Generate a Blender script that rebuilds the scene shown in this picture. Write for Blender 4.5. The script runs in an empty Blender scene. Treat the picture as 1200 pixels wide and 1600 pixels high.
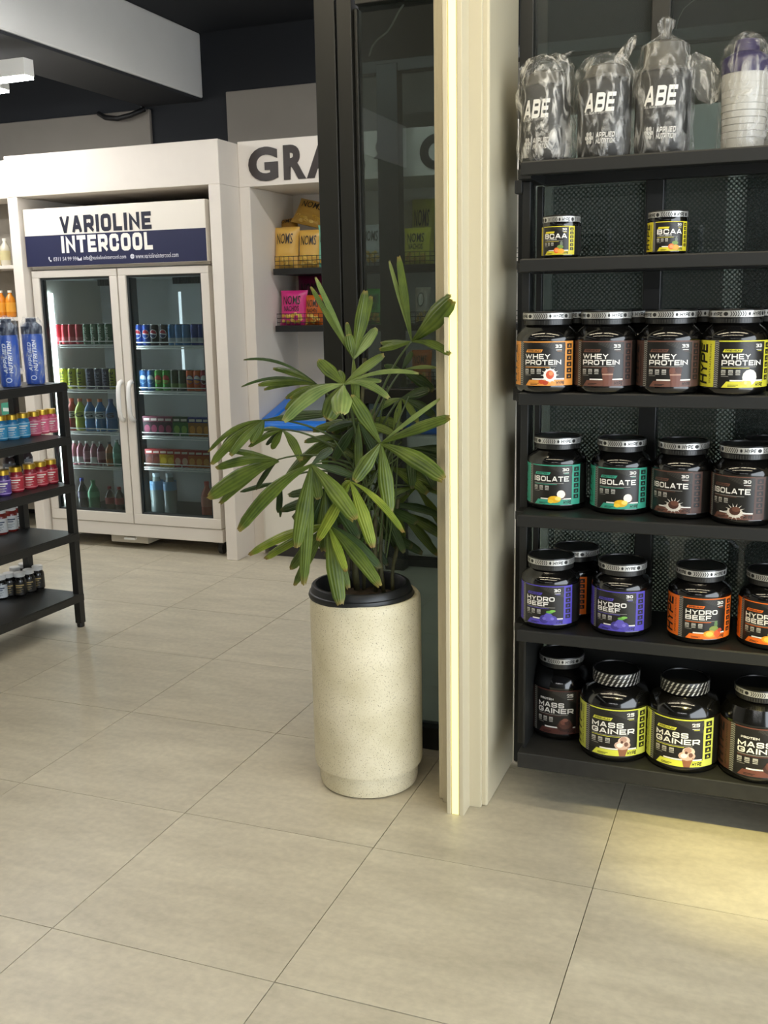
import bpy, bmesh, math, random
from mathutils import Vector, Matrix, noise
random.seed(7)
PI = math.pi
SC = bpy.context.scene
COL = SC.collection

# ------------------------------------------------------------------ camera
CAM = Vector((1.5625, -1.7715, 1.4695))
YAW, PITCH, ROLL, FPX = -0.36754, 0.202896, 0.01826, 1590.2
def _basis():
    cy, sy, cp, sp = math.cos(YAW), math.sin(YAW), math.cos(PITCH), math.sin(PITCH)
    f = Vector((sy*cp, cy*cp, -sp)); r = Vector((cy, -sy, 0)); d = f.cross(r)
    cr, sr = math.cos(ROLL), math.sin(ROLL)
    return r*cr + d*sr, d*cr - r*sr, f
RIGHT, DOWN, FWD = _basis()
cam = bpy.data.cameras.new('camera'); camo = bpy.data.objects.new('camera', cam); COL.objects.link(camo)
cam.sensor_fit = 'VERTICAL'; cam.sensor_height = 36; cam.sensor_width = 27; cam.lens = FPX/1600*36
cam.clip_start = 0.05; cam.clip_end = 100
M = Matrix((RIGHT, -DOWN, -FWD)).transposed().to_4x4(); M.translation = CAM
camo.matrix_world = M
SC.camera = camo

# ------------------------------------------------------------------ world, exposure
w = bpy.data.worlds.new('world'); SC.world = w; w.use_nodes = True
bg = w.node_tree.nodes['Background']; bg.inputs[0].default_value = (0.86, 0.93, 1.0, 1); bg.inputs[1].default_value = 4.0
SC.view_settings.view_transform = 'Standard'; SC.view_settings.look = 'None'
SC.view_settings.exposure = 0.55; SC.view_settings.gamma = 1; SC.view_settings.use_curve_mapping = False
SC.cycles.use_denoising = True
SC.cycles.max_bounces = 10; SC.cycles.transparent_max_bounces = 24
SC.cycles.sample_clamp_indirect = 6
LAMP = 26.0      # emission of the linear pendant diffusers
STRIP = .6      # emission of the column's yellow strip

def at(px, py, x=None, y=None, z=None):
    d = RIGHT*((px-600)/FPX) + DOWN*((py-800)/FPX) + FWD
    a, v = (0, x) if x is not None else ((1, y) if y is not None else (2, z))
    return CAM + d*((v-CAM[a])/d[a])

# ------------------------------------------------------------------ materials
def lin(h):
    h = h.lstrip('#'); c = [int(h[i:i+2], 16)/255 for i in (0, 2, 4)]
    return tuple((v/12.92 if v <= .04045 else ((v+.055)/1.055)**2.4) for v in c) + (1,)
_M = {}
def mat(name, hexc, rough=.5, metal=0, noise_amt=0, nscale=20, bump=0, coat=0, spec=.5, trans=0, alpha=1, emit=0, sss=0):
    if name in _M: return _M[name]
    m = bpy.data.materials.new(name); m.use_nodes = True; nt = m.node_tree; p = nt.nodes['Principled BSDF']
    c = lin(hexc); p.inputs['Base Color'].default_value = c; p.inputs['Roughness'].default_value = rough
    p.inputs['Metallic'].default_value = metal; p.inputs['Specular IOR Level'].default_value = spec
    p.inputs['Coat Weight'].default_value = coat; p.inputs['Coat Roughness'].default_value = .08
    p.inputs['Transmission Weight'].default_value = trans; p.inputs['Alpha'].default_value = alpha
    if emit:
        p.inputs['Emission Color'].default_value = c; p.inputs['Emission Strength'].default_value = emit
    if noise_amt or bump:
        g = nt.nodes.new('ShaderNodeNewGeometry'); n = nt.nodes.new('ShaderNodeTexNoise')
        n.inputs['Scale'].default_value = nscale; n.inputs['Detail'].default_value = 5
        nt.links.new(g.outputs['Position'], n.inputs['Vector'])
        if noise_amt:
            r = nt.nodes.new('ShaderNodeMapRange'); r.inputs[1].default_value = .3; r.inputs[2].default_value = .7
            r.inputs[3].default_value = 1-noise_amt; r.inputs[4].default_value = 1+noise_amt*.5
            mx = nt.nodes.new('ShaderNodeMix'); mx.data_type = 'RGBA'; mx.blend_type = 'MULTIPLY'; mx.inputs[0].default_value = 1
            nt.links.new(n.outputs[0], r.inputs[0]); mx.inputs[6].default_value = c
            nt.links.new(r.outputs[0], mx.inputs[7]); nt.links.new(mx.outputs[2], p.inputs['Base Color'])
        if bump:
            b = nt.nodes.new('ShaderNodeBump'); b.inputs['Strength'].default_value = bump; b.inputs['Distance'].default_value = .004
            nt.links.new(n.outputs[0], b.inputs['Height']); nt.links.new(b.outputs[0], p.inputs['Normal'])
    _M[name] = m; return m
def ink(h, rough=.45): return mat('print_'+h.lstrip('#'), h, rough)

def thin_glass(name, tint, tint_hex, ior=1.5, rough=0.0, refl=1.0, haze=0):
    m = bpy.data.materials.new(name); m.use_nodes = True; nt = m.node_tree; nt.nodes.clear()
    o = nt.nodes.new('ShaderNodeOutputMaterial'); t = nt.nodes.new('ShaderNodeBsdfTransparent'); g = nt.nodes.new('ShaderNodeBsdfGlossy')
    c = lin(tint_hex); t.inputs[0].default_value = (c[0]*tint, c[1]*tint, c[2]*tint, 1); g.inputs['Roughness'].default_value = rough
    f = nt.nodes.new('ShaderNodeFresnel'); f.inputs[0].default_value = ior
    mm = nt.nodes.new('ShaderNodeMath'); mm.operation = 'MULTIPLY'; mm.inputs[1].default_value = refl; mm.use_clamp = True
    x = nt.nodes.new('ShaderNodeMixShader')
    nt.links.new(f.outputs[0], mm.inputs[0]); nt.links.new(mm.outputs[0], x.inputs[0]); nt.links.new(t.outputs[0], x.inputs[1]); nt.links.new(g.outputs[0], x.inputs[2])
    out = x
    if haze:        # diffuse veil brightens the pane in place of reflections
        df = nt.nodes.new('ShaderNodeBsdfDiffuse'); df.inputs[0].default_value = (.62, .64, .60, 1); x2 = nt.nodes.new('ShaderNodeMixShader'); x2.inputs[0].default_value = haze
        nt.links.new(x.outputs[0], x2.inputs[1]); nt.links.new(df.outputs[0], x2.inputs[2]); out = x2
    nt.links.new(out.outputs[0], o.inputs[0]); return m

def film_mat(name, cover, hexc, rough=.18):       # crinkled clear wrapping film
    m = bpy.data.materials.new(name); m.use_nodes = True; nt = m.node_tree; p = nt.nodes['Principled BSDF']; o = nt.nodes['Material Output']
    p.inputs['Base Color'].default_value = lin(hexc); p.inputs['Roughness'].default_value = rough; p.inputs['Specular IOR Level'].default_value = .8
    t = nt.nodes.new('ShaderNodeBsdfTransparent'); x = nt.nodes.new('ShaderNodeMixShader')
    tc = nt.nodes.new('ShaderNodeTexCoord'); n = nt.nodes.new('ShaderNodeTexNoise'); n.inputs['Scale'].default_value = 30; n.inputs['Detail'].default_value = 6; n.inputs['Distortion'].default_value = 2.2
    mp = nt.nodes.new('ShaderNodeMapping'); mp.inputs['Scale'].default_value = (1, 1, .35)
    r = nt.nodes.new('ShaderNodeMapRange'); r.inputs[1].default_value = .47; r.inputs[2].default_value = .72; r.inputs[3].default_value = cover*.25; r.inputs[4].default_value = min(1, cover*3.2)
    b = nt.nodes.new('ShaderNodeBump'); b.inputs['Strength'].default_value = .8; b.inputs['Distance'].default_value = .01
    nt.links.new(tc.outputs['Object'], mp.inputs[0]); nt.links.new(mp.outputs[0], n.inputs['Vector']); nt.links.new(n.outputs[0], r.inputs[0]); nt.links.new(r.outputs[0], x.inputs[0])
    nt.links.new(n.outputs[0], b.inputs['Height']); nt.links.new(b.outputs[0], p.inputs['Normal'])
    nt.links.new(t.outputs[0], x.inputs[1]); nt.links.new(p.outputs[0], x.inputs[2]); nt.links.new(x.outputs[0], o.inputs[0]); return m

def tile_mat():
    m = bpy.data.materials.new('porcelain_tile'); m.use_nodes = True; nt = m.node_tree; p = nt.nodes['Principled BSDF']
    g = nt.nodes.new('ShaderNodeNewGeometry'); oi = nt.nodes.new('ShaderNodeObjectInfo')
    mp = nt.nodes.new('ShaderNodeMapping'); mp.inputs['Scale'].default_value = (1.2, 4.2, 1)
    ad = nt.nodes.new('ShaderNodeVectorMath'); ad.operation = 'ADD'
    cb = nt.nodes.new('ShaderNodeCombineXYZ'); mu = nt.nodes.new('ShaderNodeMath'); mu.operation = 'MULTIPLY'; mu.inputs[1].default_value = 37
    nt.links.new(oi.outputs['Random'], mu.inputs[0]); nt.links.new(mu.outputs[0], cb.inputs[0]); nt.links.new(mu.outputs[0], cb.inputs[1])
    nt.links.new(g.outputs['Position'], mp.inputs[0]); nt.links.new(mp.outputs[0], ad.inputs[0]); nt.links.new(cb.outputs[0], ad.inputs[1])
    n1 = nt.nodes.new('ShaderNodeTexNoise'); n1.inputs['Scale'].default_value = 2.2; n1.inputs['Detail'].default_value = 8; n1.inputs['Roughness'].default_value = .65
    n2 = nt.nodes.new('ShaderNodeTexNoise'); n2.inputs['Scale'].default_value = 45; n2.inputs['Detail'].default_value = 4
    nt.links.new(ad.outputs[0], n1.inputs['Vector']); nt.links.new(g.outputs['Position'], n2.inputs['Vector'])
    r = nt.nodes.new('ShaderNodeValToRGB'); e = r.color_ramp.elements
    e[0].position = .28; e[0].color = lin('#aba38f'); e[1].position = .7; e[1].color = lin('#c8c0aa')
    nt.links.new(n1.outputs[0], r.inputs[0])
    r2 = nt.nodes.new('ShaderNodeMapRange'); r2.inputs[1].default_value = .35; r2.inputs[2].default_value = .65; r2.inputs[3].default_value = .93; r2.inputs[4].default_value = 1.04
    nt.links.new(n2.outputs[0], r2.inputs[0])
    mx = nt.nodes.new('ShaderNodeMix'); mx.data_type = 'RGBA'; mx.blend_type = 'MULTIPLY'; mx.inputs[0].default_value = 1
    nt.links.new(r.outputs[0], mx.inputs[6]); nt.links.new(r2.outputs[0], mx.inputs[7]); nt.links.new(mx.outputs[2], p.inputs['Base Color'])
    rr = nt.nodes.new('ShaderNodeMapRange'); rr.inputs[3].default_value = .30; rr.inputs[4].default_value = .46
    nt.links.new(n1.outputs[0], rr.inputs[0]); nt.links.new(rr.outputs[0], p.inputs['Roughness'])
    return m

def terrazzo_mat():
    m = bpy.data.materials.new('terrazzo'); m.use_nodes = True; nt = m.node_tree; p = nt.nodes['Principled BSDF']
    tc = nt.nodes.new('ShaderNodeTexCoord'); prev = None
    n = nt.nodes.new('ShaderNodeTexNoise'); n.inputs['Scale'].default_value = 7; n.inputs['Detail'].default_value = 5
    nt.links.new(tc.outputs['Object'], n.inputs['Vector'])
    r = nt.nodes.new('ShaderNodeValToRGB'); e = r.color_ramp.elements
    e[0].position = .3; e[0].color = lin('#cbc2a2'); e[1].position = .7; e[1].color = lin('#e2dac0')
    nt.links.new(n.outputs[0], r.inputs[0]); prev = r.outputs[0]
    for sc, thr, hx in ((230, .20, '#a4956c'), (130, .15, '#8d8064'), (75, .085, '#57503f')):
        v = nt.nodes.new('ShaderNodeTexVoronoi'); v.inputs['Scale'].default_value = sc; nt.links.new(tc.outputs['Object'], v.inputs['Vector'])
        s = nt.nodes.new('ShaderNodeMath'); s.operation = 'LESS_THAN'; s.inputs[1].default_value = thr; nt.links.new(v.outputs['Distance'], s.inputs[0])
        mx = nt.nodes.new('ShaderNodeMix'); mx.data_type = 'RGBA'; nt.links.new(s.outputs[0], mx.inputs[0]); nt.links.new(prev, mx.inputs[6]); mx.inputs[7].default_value = lin(hx); prev = mx.outputs[2]
    nt.links.new(prev, p.inputs['Base Color']); p.inputs['Roughness'].default_value = .5
    b = nt.nodes.new('ShaderNodeBump'); b.inputs['Strength'].default_value = .15; b.inputs['Distance'].default_value = .003; nt.links.new(n.outputs[0], b.inputs['Height']); nt.links.new(b.outputs[0], p.inputs['Normal'])
    return m

def perforated_mat():
    m = bpy.data.materials.new('perforated_film'); m.use_nodes = True; nt = m.node_tree; p = nt.nodes['Principled BSDF']; o = nt.nodes['Material Output']
    p.inputs['Base Color'].default_value = lin('#848a86'); p.inputs['Roughness'].default_value = .6
    g = nt.nodes.new('ShaderNodeNewGeometry'); mp = nt.nodes.new('ShaderNodeMapping'); mp.inputs['Scale'].default_value = (105, 105, 105); mp.inputs['Rotation'].default_value = (0, PI/4, 0)
    fr = nt.nodes.new('ShaderNodeVectorMath'); fr.operation = 'FRACTION'; su = nt.nodes.new('ShaderNodeVectorMath'); su.operation = 'SUBTRACT'; su.inputs[1].default_value = (.5, .5, .5)
    mu = nt.nodes.new('ShaderNodeVectorMath'); mu.operation = 'MULTIPLY'; mu.inputs[1].default_value = (1, 0, 1)
    le = nt.nodes.new('ShaderNodeVectorMath'); le.operation = 'LENGTH'; lt = nt.nodes.new('ShaderNodeMath'); lt.operation = 'GREATER_THAN'; lt.inputs[1].default_value = .34
    for a, b in ((g.outputs['Position'], mp.inputs[0]), (mp.outputs[0], fr.inputs[0]), (fr.outputs[0], su.inputs[0]), (su.outputs[0], mu.inputs[0]), (mu.outputs[0], le.inputs[0]), (le.outputs['Value'], lt.inputs[0])): nt.links.new(a, b)
    t = nt.nodes.new('ShaderNodeBsdfTransparent'); x = nt.nodes.new('ShaderNodeMixShader')
    nt.links.new(lt.outputs[0], x.inputs[0]); nt.links.new(t.outputs[0], x.inputs[1]); nt.links.new(p.outputs[0], x.inputs[2]); nt.links.new(x.outputs[0], o.inputs[0]); return m

def leaf_mat(name, a, b, tipc):
    m = bpy.data.materials.new(name); m.use_nodes = True; nt = m.node_tree; p = nt.nodes['Principled BSDF']
    uv = nt.nodes.new('ShaderNodeUVMap'); sp = nt.nodes.new('ShaderNodeSeparateXYZ'); nt.links.new(uv.outputs[0], sp.inputs[0])
    wv = nt.nodes.new('ShaderNodeMath'); wv.operation = 'MULTIPLY'; wv.inputs[1].default_value = 31; nt.links.new(sp.outputs[0], wv.inputs[0])
    sn = nt.nodes.new('ShaderNodeMath'); sn.operation = 'SINE'; nt.links.new(wv.outputs[0], sn.inputs[0])
    mr = nt.nodes.new('ShaderNodeMapRange'); mr.inputs[1].default_value = -1; mr.inputs[2].default_value = 1; nt.links.new(sn.outputs[0], mr.inputs[0])
    n = nt.nodes.new('ShaderNodeTexNoise'); n.inputs['Scale'].default_value = 14; g = nt.nodes.new('ShaderNodeNewGeometry'); nt.links.new(g.outputs['Position'], n.inputs['Vector'])
    av = nt.nodes.new('ShaderNodeMath'); av.operation = 'MULTIPLY_ADD'; av.inputs[1].default_value = .2; nt.links.new(mr.outputs[0], av.inputs[0]); nt.links.new(n.outputs[0], av.inputs[2])
    r = nt.nodes.new('ShaderNodeValToRGB'); e = r.color_ramp.elements; e[0].position = .3; e[0].color = lin(a); e[1].position = .85; e[1].color = lin(b)
    nt.links.new(av.outputs[0], r.inputs[0])
    tr = nt.nodes.new('ShaderNodeValToRGB'); q = tr.color_ramp.elements; q[0].position = .93; q[0].color = (0, 0, 0, 1); q[1].position = 1; q[1].color = (1, 1, 1, 1)
    nt.links.new(sp.outputs[1], tr.inputs[0])
    mx = nt.nodes.new('ShaderNodeMix'); mx.data_type = 'RGBA'; nt.links.new(tr.outputs[0], mx.inputs[0]); nt.links.new(r.outputs[0], mx.inputs[6]); mx.inputs[7].default_value = lin(tipc)
    nt.links.new(mx.outputs[2], p.inputs['Base Color']); p.inputs['Roughness'].default_value = .42; p.inputs['Specular IOR Level'].default_value = .45
    bm = nt.nodes.new('ShaderNodeBump'); bm.inputs['Strength'].default_value = .35; bm.inputs['Distance'].default_value = .002; nt.links.new(sn.outputs[0], bm.inputs['Height']); nt.links.new(bm.outputs[0], p.inputs['Normal'])
    o = nt.nodes['Material Output']; tl = nt.nodes.new('ShaderNodeBsdfTranslucent'); nt.links.new(mx.outputs[2], tl.inputs[0]); x = nt.nodes.new('ShaderNodeMixShader'); x.inputs[0].default_value = .22
    nt.links.new(p.outputs[0], x.inputs[1]); nt.links.new(tl.outputs[0], x.inputs[2]); nt.links.new(x.outputs[0], o.inputs[0])
    return m

BLACK = mat('black_powder_coat', '#1a1b1a', .45, noise_amt=.06, nscale=60)
WORN = mat('worn_black_edge', '#20201e', .55, noise_amt=.35, nscale=35)
FRAME = mat('dark_bronze_frame', '#20211f', .4, noise_amt=.05, nscale=30)
WHITE = mat('white_paint', '#e2dacf', .55, noise_amt=.03, nscale=6)
COLM = mat('white_cladding', '#c9c0a5', .28, coat=.25)
GREYP = mat('grey_board', '#8b857d', .8, noise_amt=.05, nscale=4)
NAVY = mat('dark_navy_paint', '#15191f', .75)
NAVY2 = mat('dark_navy_ceiling', '#171b22', .8)
WARMW = mat('fridge_white', '#dad3c8', .4)
PLASW = mat('white_plastic', '#e9e8e4', .3)
GLOSSB = mat('black_gloss_plastic', '#0b0b0b', .12, spec=.6, coat=.3)
LIDB = mat('black_lid', '#121212', .32)
SILVER = mat('silver_print', '#c9c9c6', .3, metal=.55)
CHARC = mat('label_charcoal', '#191816', .35)
STEEL = mat('brushed_steel', '#b8b8b6', .25, metal=1)

# ------------------------------------------------------------------ mesh builder
class MB:
    def __init__(s): s.v = []; s.f = []; s.m = []; s.uv = {}
    def add(s, vs, fs, m):
        o = len(s.v); s.v += [tuple(v) for v in vs]
        for f in fs: s.f.append(tuple(i+o for i in f)); s.m.append(m)
        return s
    def box(s, x0, x1, y0, y1, z0, z1, m=None):
        return s.add([(x0,y0,z0),(x1,y0,z0),(x1,y1,z0),(x0,y1,z0),(x0,y0,z1),(x1,y0,z1),(x1,y1,z1),(x0,y1,z1)],
            [(0,3,2,1),(4,5,6,7),(0,1,5,4),(1,2,6,5),(2,3,7,6),(3,0,4,7)], m)
    def lathe(s, prof, m=None, n=32, cx=0, cy=0, cap=True, sq=None):
        vs = []; fs = []
        for r, z in prof:
            for k in range(n):
                a = 2*PI*k/n; c, q = math.sin(a), -math.cos(a)
                if sq: e = 2/sq; c = math.copysign(abs(c)**e, c); q = math.copysign(abs(q)**e, q)
                vs.append((cx+r*c, cy+r*q, z))
        for i in range(len(prof)-1):
            for k in range(n):
                fs.append((i*n+k, i*n+(k+1)%n, (i+1)*n+(k+1)%n, (i+1)*n+k))
        if cap:
            if prof[0][0] > 1e-5: fs.append(tuple(range(n))[::-1])
            if prof[-1][0] > 1e-5: fs.append(tuple((len(prof)-1)*n+k for k in range(n)))
        return s.add(vs, fs, m)
    def tube(s, pts, r, m=None, n=6, upv=None):
        pts = [Vector(p) for p in pts]; vs = []; fs = []; L = len(pts)
        t0 = (pts[1]-pts[0]).normalized(); up = Vector((0,0,1)) if abs(t0.z) < .9 else Vector((1,0,0))
        if upv: up = Vector(upv)
        for i, p in enumerate(pts):
            t = (pts[min(i+1,L-1)]-pts[max(i-1,0)]).normalized(); a = t.cross(up).normalized(); b = a.cross(t); rr = r[i] if isinstance(r, (list, tuple)) else r
            for k in range(n): vs.append(p + (a*math.cos(2*PI*k/n)+b*math.sin(2*PI*k/n))*rr)
        for i in range(L-1):
            for k in range(n): fs.append((i*n+k, i*n+(k+1)%n, (i+1)*n+(k+1)%n, (i+1)*n+k))
        fs.append(tuple(range(n))); fs.append(tuple((L-1)*n+k for k in range(n))[::-1])
        return s.add(vs, fs, m)
    def prism(s, poly, z0, z1, m=None):        # counter-clockwise polygon in x, y
        n = len(poly)
        return s.add([(x,y,z0) for x,y in poly]+[(x,y,z1) for x,y in poly], [tuple(range(n))[::-1], tuple(range(n,2*n))]+[(i,(i+1)%n,n+(i+1)%n,n+i) for i in range(n)], m)
    def mesh(s, name, m=None, smooth=False, fix=True):
        me = bpy.data.meshes.new(name); me.from_pydata(s.v, [], s.f); slots = []
        mats = [x or m for x in s.m]
        for x in mats:
            if x not in slots: slots.append(x)
        for x in slots: me.materials.append(x)
        me.polygons.foreach_set('material_index', [slots.index(x) for x in mats])
        if fix:
            b = bmesh.new(); b.from_mesh(me); bmesh.ops.recalc_face_normals(b, faces=b.faces); b.to_mesh(me); b.free()
        if smooth:
            me.polygons.foreach_set('use_smooth', [True]*len(me.polygons))
            if smooth is not True: me.set_sharp_from_angle(angle=math.radians(smooth))
        me.update(); return me
    def build(s, name, m=None, parent=None, smooth=False, bevel=0, fix=True, loc=None):
        o = bpy.data.objects.new(name, s.mesh(name, m, smooth, fix)); COL.objects.link(o)
        if parent: o.parent = parent
        if loc is not None: o.location = loc
        if bevel:
            md = o.modifiers.new('bevel', 'BEVEL'); md.width = bevel; md.segments = 2; md.limit_method = 'ANGLE'
        return o

def tag(o, label=None, cat=None, group=None, kind=None):
    if label: o['label'] = label
    if cat: o['category'] = cat
    if group: o['group'] = group
    if kind: o['kind'] = kind
    return o
def thing(name, label, cat, loc=(0,0,0), rz=0, group=None):
    o = bpy.data.objects.new(name, None); COL.objects.link(o); o.location = loc; o.rotation_euler = (0,0,rz); o.empty_display_size = .05
    return tag(o, label, cat, group)
def copy_tree(o, loc, rz, label, group=None, parent=None):
    c = o.copy(); COL.objects.link(c); c.parent = parent
    if parent is None:
        c.location = loc; c.rotation_euler = (0,0,rz); c['label'] = label
        if group: c['group'] = group
    for ch in list(o.children): copy_tree(ch, None, 0, None, None, c)
    return c
def link(name, me, parent=None, loc=None):
    o = bpy.data.objects.new(name, me); COL.objects.link(o)
    if parent: o.parent = parent
    if loc is not None: o.location = loc
    return o
def struct(o): return tag(o, kind='structure')

# ------------------------------------------------------------------ lettering (built-in font) and flat print
_T = {}
def glyphs(s, bold=0.0, res=3, shear=0):
    k = (s, bold, res, shear)
    if k in _T: return _T[k]
    cu = bpy.data.curves.new('lettering', 'FONT'); cu.body = s; cu.offset = bold; cu.resolution_u = res; cu.space_character = 1+2.2*bold; cu.size = 1; cu.shear = shear; cu.fill_mode = 'FRONT'
    ob = bpy.data.objects.new('lettering', cu); COL.objects.link(ob)
    dg = bpy.context.evaluated_depsgraph_get(); me = bpy.data.meshes.new_from_object(ob.evaluated_get(dg))
    vs = [(v.co.x, v.co.y) for v in me.vertices]; fs = [tuple(p.vertices) for p in me.polygons]
    bpy.data.objects.remove(ob); bpy.data.curves.remove(cu); bpy.data.meshes.remove(me)
    x0 = min(v[0] for v in vs); x1 = max(v[0] for v in vs); y0 = min(v[1] for v in vs); y1 = max(v[1] for v in vs)
    vs = [((x-x0)/(x1-x0), (y-y0)/(y1-y0)) for x, y in vs]
    _T[k] = (vs, fs, (x1-x0)/(y1-y0)); return _T[k]

_O = [(.25,0),(.75,0),(.93,.07),(1,.25),(1,.75),(.93,.93),(.75,1),(.25,1),(.07,.93),(0,.75),(0,.25),(.07,.07),(.25,0)]
_C = [(1,.74),(.93,.93),(.75,1),(.25,1),(.07,.93),(0,.75),(0,.25),(.07,.07),(.25,0),(.75,0),(.93,.07),(1,.26)]
_PP = [(0,0),(0,1),(.78,1),(.97,.92),(1,.8),(1,.58),(.97,.46),(.78,.38),(0,.38)]
BLOCK = {'O':[_O],'0':[_O],'C':[_C],'G':[_C+[(1,.46),(.55,.46)]],'D':[[(0,0),(0,1),(.7,1),(.93,.92),(1,.72),(1,.28),(.93,.08),(.7,0),(0,0)]],
 'S':[[(1,.8),(.93,.95),(.75,1),(.25,1),(.06,.94),(0,.76),(.07,.58),(.25,.5),(.75,.5),(.93,.42),(1,.24),(.94,.06),(.75,0),(.25,0),(.07,.05),(0,.2)]],
 'B':[[(0,0),(0,1),(.75,1),(.95,.93),(.95,.6),(.75,.52),(0,.52)],[(.7,.52),(.98,.44),(1,.3),(.98,.08),(.78,0),(0,0)]],'P':[_PP],'R':[_PP,[(.5,.38),(1,0)]],
 'E':[[(1,0),(0,0),(0,1),(1,1)],[(0,.5),(.85,.5)]],'F':[[(0,0),(0,1),(1,1)],[(0,.47),(.85,.47)]],'H':[[(0,0),(0,1)],[(1,0),(1,1)],[(0,.5),(1,.5)]],
 'I':[[(.5,0),(.5,1)]],'L':[[(0,1),(0,0),(1,0)]],'T':[[(0,1),(1,1)],[(.5,1),(.5,0)]],'A':[[(0,0),(.44,1),(.56,1),(1,0)],[(.2,.26),(.8,.26)]],
 'M':[[(0,0),(0,1),(.5,.2),(1,1),(1,0)]],'N':[[(0,0),(0,1),(1,0),(1,1)]],'V':[[(0,1),(.46,0),(.54,0),(1,1)]],'W':[[(0,1),(.25,0),(.5,.85),(.75,0),(1,1)]],
 'Y':[[(0,1),(.5,.46),(1,1)],[(.5,.46),(.5,0)]],'U':[[(0,1),(0,.25),(.07,.07),(.25,0),(.75,0),(.93,.07),(1,.25),(1,1)]],
 '2':[[(0,.78),(.08,.95),(.3,1),(.75,1),(.95,.92),(1,.74),(.9,.56),(0,0),(1,0)]],'3':[[(0,1),(.75,1),(.96,.92),(.96,.6),(.75,.52),(.3,.52)],[(.7,.52),(.98,.44),(1,.3),(.98,.08),(.75,0),(0,0)]],
 '5':[[(1,1),(0,1),(0,.58),(.75,.58),(.97,.5),(1,.3),(.97,.08),(.75,0),(0,0)]]}
def block(t, th=.2, wid=1.1, gap=.16, shear=0):
    """heavy extended capitals drawn as strokes; returns (verts, faces) normalised to the unit square."""
    k = ('block', t, th, wid, gap, shear)
    if k in _T: return _T[k]
    G_ = [([], []) for _ in range(8)]; x = 0
    for ch in t:
        if ch == ' ': x += wid*.6; continue
        w_ = {'I': th, 'W': wid*1.5, 'M': wid*1.12, 'T': wid*.95, 'L': wid*.85, 'F': wid*.9, 'E': wid*.92}.get(ch, wid)
        for ip, pl in enumerate(BLOCK[ch]):
            P = [Vector((x+th/2+a*(w_-th), th/2+b*(1-th))) for a, b in pl]; n = len(P); closed = (P[0]-P[-1]).length < 1e-6
            cs = []
            for i, p in enumerate(P):
                d0 = (P[i]-P[i-1]) if i else ((P[-1]-P[-2]) if closed else P[1]-P[0]); d1 = (P[i+1]-P[i]) if i < n-1 else ((P[1]-P[0]) if closed else P[-1]-P[-2])
                d0.normalize(); d1.normalize(); t_ = (d0+d1); t_ = t_.normalized() if t_.length > .2 else d1
                nn = Vector((-t_.y, t_.x)); c = max(.42, abs(nn.dot(Vector((-d1.y, d1.x))))); q = p.copy()
                if not closed and i == 0: q -= d1*th/2
                if not closed and i == n-1: q += d0*th/2
                for sg in (1, -1):
                    v = q+nn*sg*th/2/c; cs.append((min(max(v.x, x), x+w_), min(max(v.y, 0), 1)))
            for i in range(n-1):
                vs, fs = G_[(i % 4)+(4 if ip else 0)]; b_ = len(vs); vs += [cs[2*i], cs[2*i+1], cs[2*i+3], cs[2*i+2]]; fs.append((b_, b_+1, b_+2, b_+3))
        x += w_+gap
    W = x-gap; _T[k] = [([((a+shear*b)/(W+shear), b) for a, b in g[0]], g[1]) for g in G_ if g[0]]; return _T[k]

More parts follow.
